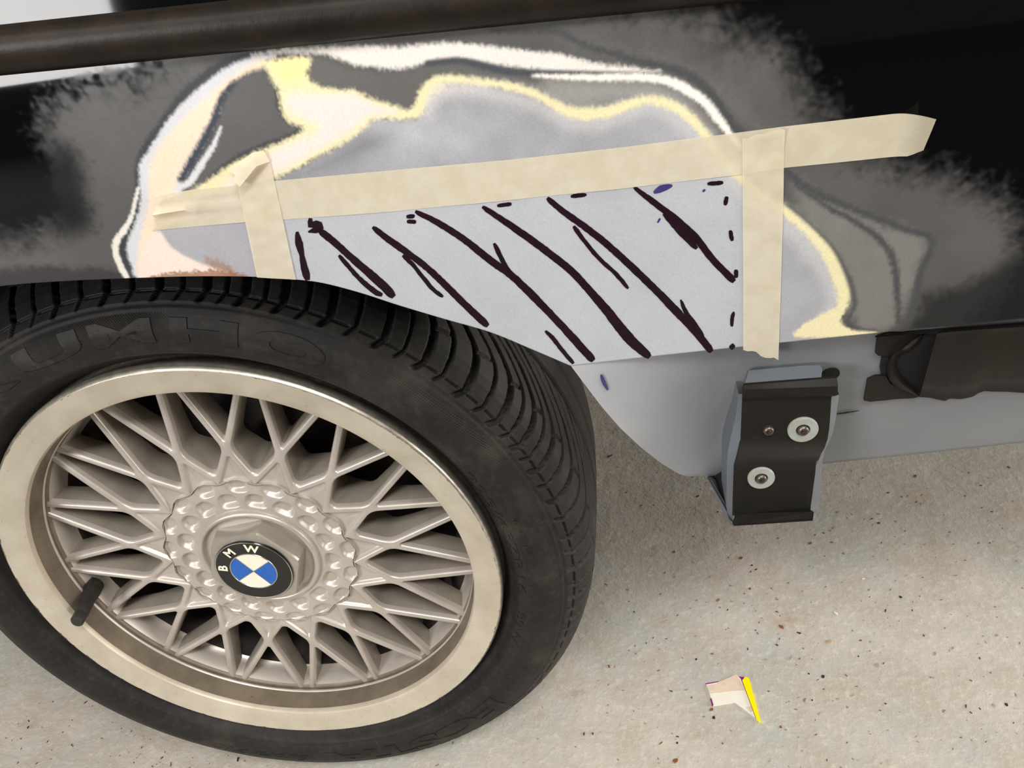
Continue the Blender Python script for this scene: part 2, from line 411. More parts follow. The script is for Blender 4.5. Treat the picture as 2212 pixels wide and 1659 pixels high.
sidewall(lt, 'O', 19.2, 31.0, .2480, .2685, .0007, .05)
sidewall(lt, 'ECSTA', 131.5, 180, .2490, .2670, .0007, .03)
sidewall(lt, 'Supra 712', 184, 207, .2510, .2625, .0005, .01, .3)
sidewall(lt, '225/45ZR16', 63.5, 97.5, .2290 + .006, .2425, .0005, 0)
sidewall(lt, '89W', 103, 113, .2350, .2425, .0005, 0)
sidewall(lt, 'aramid', 76, 86, .2500, .2560, .0004, 0, .3)
t = np.linspace(0, 2 * PI, 28, endpoint=False)
cr, ct = .2375, math.radians(30.6)
ring = []
for q in (.0056, .0050, .0050, .0046):
    ring.append([(cr * math.sin(ct) + q * math.cos(a), 0, cr * math.cos(ct) + q * math.sin(a)) for a in t])
ring = np.array(ring); rr = np.hypot(ring[..., 0], ring[..., 2]); ring[..., 1] = np.interp(rr, S_R, S_Y) - np.array([-.0003, .0004, .0004, -.0003])[:, None]
lt.grid(ring, close_v=True)
lt.build('sidewall_lettering', RUBBERL, wheel, angle=30)

# --- rim
rim = MB()
rim.lathe([(.2330, .0330), (.2230, .0300), (.2190, .0240), (.2185, .0160), (.2215, .0120), (.2224, .0060), (.2222, .0025)], 220, 1)
rim.lathe([(.2222, .0025), (.2212, .0006), (.2200, .0000)], 220, 1)
rim.lathe([(.2200, .0000), (.2150, .0008), (.2050, .0026), (.1990, .0038), (.1975, .0046)], 220, 0)
rim.lathe([(.1975, .0046), (.1966, .0062), (.1961, .0090)], 220, 0)
rim.lathe([(.1961, .0090), (.1952, .0150), (.1942, .0220), (.1936, .0262)], 220, 2)
rim.lathe([(.1936, .0262), (.1928, .0272), (.1926, .0282), (.1931, .0290)], 220, 3)
rim.lathe([(.1931, .0290), (.1940, .0305), (.1936, .0330), (.1920, .0345)], 220, 2)
rim.lathe([(.1920, .0345), (.1898, .0400), (.1886, .0470), (.1874, .0520), (.1855, .0545)], 220, 3)
rim.lathe([(.1855, .0545), (.1800, .0580), (.1735, .0700), (.1720, .1000), (.1730, .1500), (.1900, .2000), (.2100, .2080)], 180, 4)
ro = rim.build('rim', [LIP, BRIGHT, DIRT, SILVER, DARKRIM], wheel, angle=50)

# --- basket-weave spokes
N = 17; STEP = 2 * PI / N; PH = 0.0741
def pol(r, a): return np.array([r * math.sin(a), r * math.cos(a)])
def yfront(r): return np.interp(r, [.05, .0888, .1216, .1916, .21], [.0280, .0284, .0297, .0319, .0326])
def offset_fillet(poly, off, rad, nseg=7, nedge=6):
    # poly counter-clockwise or clockwise; moved inwards by off[i] on edge i, corner i (start of edge i) rounded
    P = np.asarray(poly, float); n = len(P); area = 0.5 * sum(P[i][0] * P[(i + 1) % n][1] - P[(i + 1) % n][0] * P[i][1] for i in range(n)); sg = 1 if area > 0 else -1
    lines = []
    for i in range(n):
        a, b = P[i], P[(i + 1) % n]; d = (b - a) / np.linalg.norm(b - a); nn = np.array([-d[1], d[0]]) * sg
        lines.append((a + nn * off[i], d))
    C = []
    for i in range(n):
        (p, d), (q, e) = lines[i - 1], lines[i]
        den = d[0] * e[1] - d[1] * e[0]; w_ = q - p; tt = (w_[0] * e[1] - w_[1] * e[0]) / den; C.append(p + d * tt)
    C = np.array(C); tin, tout, arcs = [], [], []
    for i in range(n):
        a, c, b = C[i - 1], C[i], C[(i + 1) % n]; u = (a - c) / np.linalg.norm(a - c); v = (b - c) / np.linalg.norm(b - c)
        ang = math.acos(np.clip(u @ v, -1, 1)); r = rad[i]
        dist = r / math.tan(ang / 2); mx = .45 * min(np.linalg.norm(a - c), np.linalg.norm(b - c))
        if dist > mx: dist = mx; r = dist * math.tan(ang / 2)
        bis = (u + v) / np.linalg.norm(u + v); cen = c + bis * (r / math.sin(ang / 2))
        p0, p1 = c + u * dist, c + v * dist
        a0 = math.atan2(*(p0 - cen)[::-1]); a1 = math.atan2(*(p1 - cen)[::-1]); da = (a1 - a0 + PI) % (2 * PI) - PI
        arcs.append([cen + r * np.array([math.cos(a0 + da * k / nseg), math.sin(a0 + da * k / nseg)]) for k in range(nseg + 1)])
    out = []
    for i in range(n):
        out += arcs[i]; s0, s1 = arcs[i][-1], arcs[(i + 1) % n][0]
        out += [s0 + (s1 - s0) * k / nedge for k in range(1, nedge)]
    return np.array(out)
DEL = .0243
def cap_edge(a): return .0868 + .0020 * np.cos(N * (a - PH))
LEV = [(.0013, .0000), (.0020, .0003), (.0027, .0011), (.0031, .0024), (.0034, .0060), (.0037, .35), (.0041, .70), (.0044, 1.0), (.0036, 1.12)]
def depth(r): return np.interp(r, [.085, .100, .120, .150, .195], [.042, .038, .029, .022, .020])
LEVC = [(.0012, .0000), (.0019, .0004), (.0025, .0014), (.0030, .0026), (.0038, .0034)]
def build_lattice():
    mb = MB(); fronts = []
    for k in range(N):
        a0 = PH + k * STEP; aR = a0 + STEP / 2; aL = a0 - STEP / 2; a1 = a0 + STEP
        Nk, N1, Hk, Hm = pol(.1216, a0), pol(.1216, a1), pol(.0888, aR), pol(.0888, aL)
        rE = .2000
        E_r, E_l = pol(rE, aR - DEL), pol(rE, aL + DEL); En = pol(rE, aR + DEL)
        for poly, kind in (([Nk, E_l, E_r], 'A'), ([Hk, Nk, E_r, En, N1], 'B'), ([Nk, Hk, pol(.0861, aR), pol(.0879, a0 + STEP / 4), pol(.0898, a0), pol(.0879, a0 - STEP / 4), pol(.0861, aL), Hm], 'C')):
            loops = []
            for wdt, dy in (LEVC if kind == 'C' else LEV):
                if kind == 'A': L = offset_fillet(poly, [wdt, 0, wdt], [max(.0042 - wdt, .0012), .0002, .0002])
                elif kind == 'B': L = offset_fillet(poly, [wdt * 1.05, wdt, 0, wdt, wdt * 1.05], [.0050, .016, .0002, .0002, .016])
                else: L = offset_fillet(poly, [wdt, -.0004, 0, 0, 0, 0, -.0004, wdt], [.0018, .0003, .0003, .0003, .0003, .0003, .0003, .0003])
                r = np.hypot(L[:, 0], L[:, 1]); loops.append(np.stack([L[:, 0], yfront(r) + (dy if dy < .02 else dy * depth(r)), L[:, 1]], -1))
                if dy == 0: fronts.append(L)
            if kind == 'C': mb.grid(np.array(loops), close_v=True)
            else: mb.grid(np.array(loops[:5]), close_v=True); mb.grid(np.array(loops[4:]), 1, close_v=True)
            if kind == 'C':
                n0 = len(mb.v); L = loops[-1]; c = L.mean(0); mb.add(list(L) + [c], [(i, (i + 1) % len(L), len(L)) for i in range(len(L))])
    # front face between the openings
    pts, edges = [], []
    def loop(L):
        b = len(pts); pts.extend([Vector((float(q[0]), float(q[1]))) for q in L]); edges.extend([(b + i, b + (i + 1) % len(L)) for i in range(len(L))])
    na = N * 20; ang = PH + np.arange(na) * 2 * PI / na
    loop([pol(.1975, a) for a in ang]); inner = [pol(cap_edge(a) + .0010, a) for a in ang]; loop(inner)
    for L in fronts: loop(L)
    v, e, f, *_ = delaunay_2d_cdt(pts, edges, [], 0, 1e-6)
    vv = np.array([[q.x, q.y] for q in v]); keep = []
    from_poly = [np.asarray(L) for L in fronts]
    cen = np.array([vv[list(q)].mean(0) for q in f]); rc = np.hypot(cen[:, 0], cen[:, 1]); ac = np.arctan2(cen[:, 0], cen[:, 1])
    ok = (rc < .1975) & (rc > cap_edge(ac) + .0004)
    for L in from_poly:
        x, y = cen[:, 0], cen[:, 1]; ins = np.zeros(len(cen), bool)
        for i in range(len(L)):
            p, q = L[i], L[(i + 1) % len(L)]
            c = ((p[1] > y) != (q[1] > y)); xx = (q[0] - p[0]) * (y - p[1]) / np.where(abs(q[1] - p[1]) < 1e-12, 1e-12, q[1] - p[1]) + p[0]
            ins ^= c & (x < xx)
        ok &= ~ins
    rv = np.hypot(vv[:, 0], vv[:, 1])
    mb.add(np.stack([vv[:, 0], yfront(rv), vv[:, 1]], -1), [q for q, o in zip(f, ok) if o])
    # wall of the gap round the hub cover, hub drum behind
    I3 = np.array([[(q[0], yfront(math.hypot(*q)) + d, q[1]) for q in inner] for d in (0, .012)]); mb.grid(I3, close_v=True)
    mb.lathe([(.0900, .0330), (.0905, .0620), (.0600, .0640)], 136)
    o = mb.build('spoke_lattice', [SILVER, DUSTY], wheel, angle=None)
    bm = bmesh.new(); bm.from_mesh(o.data); bmesh.ops.remove_doubles(bm, verts=bm.verts, dist=2e-6); bmesh.ops.recalc_face_normals(bm, faces=bm.faces); bm.to_mesh(o.data); bm.free()
    o.data.set_sharp_from_angle(angle=math.radians(38))
build_lattice()

# --- hub cover with dimples
def hub_cover():
    na, nr = N * 40, 80
    a = PH + np.arange(na) * 2 * PI / na
    rows = []
    for s in np.linspace(0, 1, nr):
        r = .0545 + (cap_edge(a) - .0545) * s
        y = np.full(na, .0279)
        # inner ring on the hub-point angles, outer ring on the node angles
        for off, rc, ha, hr, dep in ((.5, .0674, .0107, .0086, .0046), (0., .0830, .0112, .0076, .0042)):
            d = (a - PH) / STEP - off; d = (d - np.round(d)) * STEP * rc
            v = (r - rc)
            ta = ha * (1 - .30 * v / hr) if off else ha * (1 + .12 * v / hr)
            q = (np.abs(d / ta) ** 2.6 + np.abs(v / hr) ** 2.6) ** (1 / 2.6)
            y = np.maximum(y, .0279 + dep * (1 - sstep(.50, 1.0, q)))
        rows.append(np.stack([r * np.sin(a), y, r * np.cos(a)], -1))
    edge = rows[-1].copy(); edge[:, 1] = np.minimum(edge[:, 1], .0330); edge2 = edge.copy(); edge2[:, 1] = .0350
    rows.append(edge2)
    mb = MB(); mb.grid(np.array(rows), close_v=True)
    mb.build('hub_cover', SILVER, wheel, angle=60)
hub_cover()
mb = MB()
prof = [(.0560, .0295)] + [(.0528 + .0030 * math.cos(q), .0272 - .0036 * math.sin(q)) for q in np.linspace(0.1, PI - .1, 12)] + [(.0492, .0285), (.0480, .0290), (.0440, .0292), (.0300, .0292)]
mb.lathe(prof, 160); mb.build('hub_ring', SILVER, wheel, angle=60)
# hexagonal nut cap
mb = MB(); HX = []
rows = []
for sc, y in ((1.03, .0295), (1.0, .0285), (.985, .0140), (.960, .0122), (.70, .0118)):
    row = []
    for k in range(6):
        for j in range(10):
            a0 = math.radians(20 + 60 * k); a1 = math.radians(20 + 60 * (k + 1))
            p = pol(.0462, a0) * (1 - j / 10) + pol(.0462, a1) * (j / 10); r = np.hypot(*p)
            p = p / r * min(r, .0452) * sc; row.append((p[0], y, p[1]))
    rows.append(row)
mb.grid(np.array(rows), close_v=True); L = rows[-1]; mb.add(L, [tuple(range(len(L)))])
mb.build('centre_nut', NUTGREY, wheel, angle=25)
# roundel
em = MB(); ROT = math.radians(-32); ye = .0098
em.lathe([(.0352, .0122), (.0352, .0104), (.0348, .0099)], 96, 0); em.lathe([(.0348, .0099), (.0340, .0097), (.0337, .0100)], 96, 3)
em.lathe([(.0337, .0100), (.0336, ye), (.0215, ye)], 96, 0)
em.lathe([(.0215, ye), (.0213, ye - .0003), (.0207, ye - .0003), (.0205, ye)], 96, 3)
for k in range(4):
    aa = ROT + np.linspace(k * PI / 2, (k + 1) * PI / 2, 25)
    pts = [(0, ye - .00005, 0)] + [(.0206 * math.sin(q), ye - .00005, .0206 * math.cos(q)) for q in aa]
    em.add(pts, [(0, i + 1, i) for i in range(1, 25)], 1 if k in (0, 2) else 2)
    q = ROT + k * PI / 2; u = np.array([math.sin(q), 0, math.cos(q)]); nrm = np.array([math.cos(q), 0, -math.sin(q)]) * .0003
    em.add([np.array([0, ye - .0003, 0]) + nrm, np.array([0, ye - .0003, 0]) - nrm, np.array([0, ye - .0003, 0]) + u * .0206 - nrm, np.array([0, ye - .0003, 0]) + u * .0206 + nrm], [(0, 1, 2, 3)], 3)
for ch, aa in (('B', ROT - math.radians(46)), ('M', ROT), ('W', ROT + math.radians(46))):
    bm, (x0, x1, y0, y1) = text_mesh(ch, .03, 0, .2)
    hh = .0085; sc = hh / (y1 - y0); xm = (x0 + x1) / 2
    def place(u, v, h, aa=aa):
        q = np.array([(u - xm) * sc * 1.08, .0277 + (v - (y0 + y1) / 2) * sc]); c, s_ = math.cos(aa), math.sin(aa)
        return (q[0] * c + q[1] * s_, ye - h, -q[0] * s_ + q[1] * c)
    v, f = raise_edges(bm, place, .0002); em.add(v, f, 1)
em.build('roundel_emblem', [BLACKPL, WHITEE, BLUEE, CHROME], wheel, angle=30)
# valve stem
mb = MB(); va = math.radians(-101.5)
ax = [(.1905, .0415, .0085), (.1895, .0330, .0086), (.1885, .0270, .0076), (.1872, .0190, .0070), (.1858, .0100, .0067), (.1848, .0040, .0066), (.1846, .0028, .0060), (.1844, .0010, .0060), (.1838, -.0065, .0061), (.1836, -.0078, .0052), (.1836, -.0080, .0001)]
rows = []
for r, y, q in ax:
    c = pol(r, va); rows.append([(c[0] + q * math.cos(b), y + .04 * q * math.sin(b), c[1] + q * math.sin(b)) for b in np.linspace(0, 2 * PI, 24, endpoint=False)])
mb.grid(np.array(rows), close_v=True); mb.build('valve_stem', STEM, wheel, angle=45)
# brake behind the spokes
mb = MB(); mb.lathe([(.02, .085), (.075, .083), (.080, .090), (.135, .092), (.140, .096), (.140, .112), (.150, .120), (.172, .124), (.171, .128), (.02, .130)], 96)
mb.build('brake_disc', RUSTY, wheel, angle=40)

# ------------------------------------------------------------------ body side
Y_POLY = np.polyfit([.08, .14, .20, .23, .27, .31, .36, .40, .43, .455], [-.024, -.0345, -.0428, -.0463, -.0505, -.0535, -.0560, -.0562, -.0542, -.0508], 4)
def y_panel(x, z):
    return np.polyval(Y_POLY, z)
ARCH_PX = [(-420, 700), (-300, 672), (-150, 642), (0, 618), (140, 607), (280, 601), (420, 597), (550, 598), (640, 604), (700, 612), (780, 633), (860, 659), (960, 689), (1060, 718), (1150, 755), (1232, 790)]
ARCH = on_surf(smooth_pl(ARCH_PX, 200), y_panel); ARCH = ARCH[np.argsort(ARCH[:, 0])]
ARCH = ARCH[ARCH[:, 0] > -.075]; _x0 = ARCH[0, 0]; _m = ARCH[ARCH[:, 0] > .02][::-1].copy(); _m[:, 2] += ARCH[0, 2] - _m[-1, 2]; _m[:, 0] = _x0 - .004 + (.02 - _m[:, 0])
ARCH = np.vstack([_m, ARCH])
SEAM = on_surf([(1234, 789), (1400, 771), (1605, 748), (1880, 721), (2212, 688)], y_panel)
SEAM[:, 2] = np.polyval(np.polyfit(SEAM[:, 0], SEAM[:, 2], 2), SEAM[:, 0])
XA = ARCH[-1, 0]
def z_bottom(x): return np.where(x < XA, np.interp(x, ARCH[:, 0], ARCH[:, 2]), np.interp(x, np.r_[XA, SEAM[1:, 0], 1.2], np.r_[ARCH[-1, 2], SEAM[1:, 2], SEAM[-1, 2] + .002]))
TA, TB = at_y([(0, 160), (1110, 50)], -.055)
def z_trim(x): return TA[2] + (TB[2] - TA[2]) * (x - TA[0]) / (TB[0] - TA[0])       # underside of the rubbing strip
nz1, nz2 = Noise(3), Noise(5); nz3 = Noise(11)

class Paint:
    """Coats of paint on the panel, laid in panel millimetres."""
    def __init__(s, X, Z, base):
        s.x = X.ravel() * 1000; s.z = Z.ravel() * 1000; n = len(s.x)
        s.c = np.tile(lin(base), (n, 1)); s.m = np.zeros(n)
        x, z = s.x, s.z
        s.h = 1.4 * nz1(x / 1.3, z / 1.3) + 1.2 * nz2(x / .9 + z / 3, z / 3 - x / 7) 
        s.l = 1.2 * nz3(x / 10, z / 10)
        for a_, kx, kz, g_, am in ((.3, 2.3, 8., nz1, 1.5), (1.3, 2.0, 7., nz2, 1.4), (2.2, 2.4, 8.5, nz3, 1.5), (.9, 1.7, 3.1, nz2, .8), (2.9, 1.7, 3.1, nz1, .8)):
            s.l = s.l + am * g_((x * math.cos(a_) + z * math.sin(a_)) / kx + 40, (z * math.cos(a_) - x * math.sin(a_)) / kz + 40)
        s.blot = nz2(x / 26, z / 26) + .5 * nz1(x / 9, z / 9)
    def mm(s, px): P = on_surf(px, y_panel); return P[:, [0, 2]] * 1000
    def lay(s, a, col, matte, mott=0.):
        c = lin(col)[None] * (1 + mott * s.blot[:, None])
        s.c = s.c * (1 - a[:, None]) + c * a[:, None]
        if matte is not None: s.m = s.m * (1 - a) + matte * a
    def dist(s, pl, closed):
        best = np.full(len(s.x), 1e9); arg = np.zeros(len(s.x)); n = len(pl); cum = 0.
        for i in range(n if closed else n - 1):
            a, b = pl[i], pl[(i + 1) % n]; d = b - a; L2 = max(d @ d, 1e-9)
            t = np.clip(((s.x - a[0]) * d[0] + (s.z - a[1]) * d[1]) / L2, 0, 1)
            q = np.hypot(s.x - a[0] - t * d[0], s.z - a[1] - t * d[1]); k = q < best; best[k] = q[k]; arg[k] = i + t[k]
        return best, arg
    def fill(s, px, col, feather=1.5, rough=1., matte=.9, mott=.12, alpha=1., noise='h', smooth=True):
        p = np.array(list(px) + [px[0]], float); pl = s.mm(smooth_pl(p, max(40, 6 * len(px))) if smooth else p)[:-1]
        d, _ = s.dist(pl, True); ins = np.zeros(len(s.x), bool)
        for i in range(len(pl)):
            a, b = pl[i], pl[(i + 1) % len(pl)]
            c = (a[1] > s.z) != (b[1] > s.z); den = b[1] - a[1]; den = den if abs(den) > 1e-9 else 1e-9
            ins ^= c & (s.x < (b[0] - a[0]) * (s.z - a[1]) / den + a[0])
        sd = np.where(ins, d, -d) + rough * (s.h if noise == 'h' else s.l)
        s.lay(alpha * sstep(-feather, feather, sd), col, matte, mott)
    def stroke(s, px, width, col, feather=1.0, rough=.7, matte=.9, alpha=1., mott=.06):
        pts = [q[:2] for q in px]; n = max(30, 8 * len(pts)); pl = s.mm(smooth_pl(pts, n))
        d, arg = s.dist(pl, False); u = arg / (n - 1)
        if np.ndim(width): w_ = np.interp(u, np.linspace(0, 1, len(width)), width)
        else: w_ = width
        s.lay(alpha * sstep(-feather, feather, w_ * .5 - d + rough * s.h), col, matte, mott)

def paint_panel(X, Z):
    P = Paint(X, Z, (6, 6, 8))
    # scuffed clear coat, dark grey
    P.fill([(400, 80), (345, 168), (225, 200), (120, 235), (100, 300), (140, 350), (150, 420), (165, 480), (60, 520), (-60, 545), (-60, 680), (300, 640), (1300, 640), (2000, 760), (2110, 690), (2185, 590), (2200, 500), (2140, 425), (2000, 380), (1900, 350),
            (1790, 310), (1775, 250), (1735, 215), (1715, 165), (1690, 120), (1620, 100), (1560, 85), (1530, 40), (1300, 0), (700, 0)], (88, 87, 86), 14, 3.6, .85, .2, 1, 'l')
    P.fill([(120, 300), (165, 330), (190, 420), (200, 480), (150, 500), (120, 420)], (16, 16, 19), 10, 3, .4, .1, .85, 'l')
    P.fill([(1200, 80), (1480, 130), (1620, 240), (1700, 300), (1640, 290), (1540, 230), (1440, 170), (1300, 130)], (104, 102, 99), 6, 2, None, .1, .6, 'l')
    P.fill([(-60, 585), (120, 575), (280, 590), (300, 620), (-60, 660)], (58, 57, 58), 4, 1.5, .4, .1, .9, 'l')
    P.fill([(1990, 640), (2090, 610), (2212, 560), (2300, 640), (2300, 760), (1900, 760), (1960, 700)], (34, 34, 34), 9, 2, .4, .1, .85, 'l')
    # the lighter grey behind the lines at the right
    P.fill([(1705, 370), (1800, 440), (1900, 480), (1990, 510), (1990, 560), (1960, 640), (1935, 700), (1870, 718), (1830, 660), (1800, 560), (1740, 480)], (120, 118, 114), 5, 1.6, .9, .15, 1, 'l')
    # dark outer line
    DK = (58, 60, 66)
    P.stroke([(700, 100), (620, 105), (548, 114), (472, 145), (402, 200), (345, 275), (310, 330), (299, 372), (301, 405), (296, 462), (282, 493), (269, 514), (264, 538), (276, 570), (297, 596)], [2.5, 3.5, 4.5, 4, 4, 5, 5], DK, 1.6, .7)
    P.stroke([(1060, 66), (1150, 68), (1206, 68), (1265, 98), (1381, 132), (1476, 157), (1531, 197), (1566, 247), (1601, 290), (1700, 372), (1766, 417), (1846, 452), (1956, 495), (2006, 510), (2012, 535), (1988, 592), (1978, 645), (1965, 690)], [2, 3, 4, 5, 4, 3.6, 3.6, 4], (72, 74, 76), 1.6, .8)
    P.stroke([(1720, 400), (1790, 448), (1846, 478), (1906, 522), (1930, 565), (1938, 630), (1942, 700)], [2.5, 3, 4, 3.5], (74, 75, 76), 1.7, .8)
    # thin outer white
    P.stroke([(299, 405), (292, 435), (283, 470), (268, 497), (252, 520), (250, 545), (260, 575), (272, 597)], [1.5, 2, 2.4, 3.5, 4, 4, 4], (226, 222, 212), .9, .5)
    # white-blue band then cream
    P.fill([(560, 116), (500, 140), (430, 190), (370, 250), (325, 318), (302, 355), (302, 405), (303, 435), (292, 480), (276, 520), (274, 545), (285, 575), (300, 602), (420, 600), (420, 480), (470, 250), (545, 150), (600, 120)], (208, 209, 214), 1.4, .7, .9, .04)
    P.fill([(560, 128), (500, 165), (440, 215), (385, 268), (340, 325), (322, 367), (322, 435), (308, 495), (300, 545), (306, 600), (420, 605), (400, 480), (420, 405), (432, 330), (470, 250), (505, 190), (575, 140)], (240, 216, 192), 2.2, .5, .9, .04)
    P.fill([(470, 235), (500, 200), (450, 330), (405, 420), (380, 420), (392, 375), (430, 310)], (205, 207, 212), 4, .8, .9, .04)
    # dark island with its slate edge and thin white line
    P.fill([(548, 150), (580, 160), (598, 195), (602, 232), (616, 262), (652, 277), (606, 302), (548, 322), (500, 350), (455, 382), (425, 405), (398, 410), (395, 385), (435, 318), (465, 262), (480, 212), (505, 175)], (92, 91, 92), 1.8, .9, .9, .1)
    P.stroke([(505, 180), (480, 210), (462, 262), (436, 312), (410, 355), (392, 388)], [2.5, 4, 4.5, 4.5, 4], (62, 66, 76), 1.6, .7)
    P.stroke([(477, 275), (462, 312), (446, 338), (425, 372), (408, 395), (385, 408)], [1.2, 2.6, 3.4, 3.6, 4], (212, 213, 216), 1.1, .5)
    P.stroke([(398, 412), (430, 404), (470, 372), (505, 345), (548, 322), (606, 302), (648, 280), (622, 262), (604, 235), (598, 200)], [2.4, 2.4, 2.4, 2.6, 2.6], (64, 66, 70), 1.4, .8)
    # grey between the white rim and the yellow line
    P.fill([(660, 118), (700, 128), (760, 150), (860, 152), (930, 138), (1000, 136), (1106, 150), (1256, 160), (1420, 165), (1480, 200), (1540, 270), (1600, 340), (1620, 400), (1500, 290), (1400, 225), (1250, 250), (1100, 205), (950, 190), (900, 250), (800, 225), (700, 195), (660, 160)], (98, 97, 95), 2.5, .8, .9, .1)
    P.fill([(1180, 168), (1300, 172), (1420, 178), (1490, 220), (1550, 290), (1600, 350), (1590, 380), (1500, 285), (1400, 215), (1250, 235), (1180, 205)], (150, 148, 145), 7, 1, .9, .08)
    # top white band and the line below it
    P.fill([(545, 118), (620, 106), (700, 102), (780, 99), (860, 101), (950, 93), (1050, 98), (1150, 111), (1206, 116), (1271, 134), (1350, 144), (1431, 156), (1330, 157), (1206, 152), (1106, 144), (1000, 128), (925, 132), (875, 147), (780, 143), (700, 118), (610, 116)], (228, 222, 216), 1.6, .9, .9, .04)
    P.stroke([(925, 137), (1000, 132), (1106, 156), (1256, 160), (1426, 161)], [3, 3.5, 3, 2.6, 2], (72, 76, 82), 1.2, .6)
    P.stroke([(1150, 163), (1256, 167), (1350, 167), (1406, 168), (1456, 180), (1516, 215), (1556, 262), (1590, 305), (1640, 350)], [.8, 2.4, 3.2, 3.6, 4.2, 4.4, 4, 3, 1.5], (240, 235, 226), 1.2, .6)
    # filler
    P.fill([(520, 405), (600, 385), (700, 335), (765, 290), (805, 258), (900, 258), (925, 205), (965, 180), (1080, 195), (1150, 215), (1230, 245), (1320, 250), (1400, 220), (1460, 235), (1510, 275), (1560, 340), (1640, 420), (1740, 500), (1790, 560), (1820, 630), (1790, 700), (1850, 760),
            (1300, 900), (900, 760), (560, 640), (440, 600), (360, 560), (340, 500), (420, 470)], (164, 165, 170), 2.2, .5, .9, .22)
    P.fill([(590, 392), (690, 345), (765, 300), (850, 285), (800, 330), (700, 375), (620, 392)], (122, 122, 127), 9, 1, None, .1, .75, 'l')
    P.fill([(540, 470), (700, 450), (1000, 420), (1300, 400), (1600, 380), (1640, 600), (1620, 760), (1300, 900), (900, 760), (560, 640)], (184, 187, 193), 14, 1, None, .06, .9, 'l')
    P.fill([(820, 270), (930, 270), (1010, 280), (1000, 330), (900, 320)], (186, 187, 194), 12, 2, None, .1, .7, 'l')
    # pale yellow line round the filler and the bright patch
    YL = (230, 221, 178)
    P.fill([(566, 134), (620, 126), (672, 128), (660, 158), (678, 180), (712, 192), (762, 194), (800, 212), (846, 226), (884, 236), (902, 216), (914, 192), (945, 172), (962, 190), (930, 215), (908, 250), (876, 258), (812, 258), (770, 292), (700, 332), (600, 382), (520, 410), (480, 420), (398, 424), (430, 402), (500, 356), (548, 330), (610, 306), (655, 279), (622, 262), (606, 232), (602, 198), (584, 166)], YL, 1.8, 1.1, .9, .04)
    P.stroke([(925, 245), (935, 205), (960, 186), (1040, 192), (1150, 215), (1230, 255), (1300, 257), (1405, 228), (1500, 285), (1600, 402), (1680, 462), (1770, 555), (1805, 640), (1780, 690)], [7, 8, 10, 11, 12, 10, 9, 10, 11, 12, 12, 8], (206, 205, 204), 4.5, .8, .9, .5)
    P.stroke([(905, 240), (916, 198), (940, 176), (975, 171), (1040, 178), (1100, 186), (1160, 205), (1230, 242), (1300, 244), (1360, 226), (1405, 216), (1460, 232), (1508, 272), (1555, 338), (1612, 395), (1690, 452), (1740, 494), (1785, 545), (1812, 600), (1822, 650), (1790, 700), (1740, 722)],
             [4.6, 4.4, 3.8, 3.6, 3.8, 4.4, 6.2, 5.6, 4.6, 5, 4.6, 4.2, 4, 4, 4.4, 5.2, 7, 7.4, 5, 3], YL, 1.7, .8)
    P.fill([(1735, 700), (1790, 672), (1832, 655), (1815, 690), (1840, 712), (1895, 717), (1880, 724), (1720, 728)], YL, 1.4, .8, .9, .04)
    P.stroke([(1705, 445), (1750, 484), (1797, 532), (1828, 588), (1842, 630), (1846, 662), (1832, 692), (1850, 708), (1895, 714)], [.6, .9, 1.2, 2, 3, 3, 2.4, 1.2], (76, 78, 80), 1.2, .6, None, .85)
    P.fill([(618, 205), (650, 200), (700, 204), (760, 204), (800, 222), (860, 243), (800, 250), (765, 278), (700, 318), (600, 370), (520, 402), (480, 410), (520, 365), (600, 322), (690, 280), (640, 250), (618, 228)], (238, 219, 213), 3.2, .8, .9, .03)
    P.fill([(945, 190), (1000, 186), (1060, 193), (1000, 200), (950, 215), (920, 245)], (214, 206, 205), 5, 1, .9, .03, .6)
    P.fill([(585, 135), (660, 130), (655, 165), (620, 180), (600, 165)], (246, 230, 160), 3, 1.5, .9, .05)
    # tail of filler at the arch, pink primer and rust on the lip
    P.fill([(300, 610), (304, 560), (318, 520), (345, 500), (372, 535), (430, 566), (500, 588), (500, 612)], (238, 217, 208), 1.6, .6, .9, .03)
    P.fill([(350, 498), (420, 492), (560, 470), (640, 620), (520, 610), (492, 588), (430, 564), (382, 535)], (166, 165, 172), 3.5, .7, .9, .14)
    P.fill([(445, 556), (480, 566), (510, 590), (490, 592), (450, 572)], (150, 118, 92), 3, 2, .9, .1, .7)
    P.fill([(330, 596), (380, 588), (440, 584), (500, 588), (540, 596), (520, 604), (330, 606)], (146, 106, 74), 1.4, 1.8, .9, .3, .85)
    return P

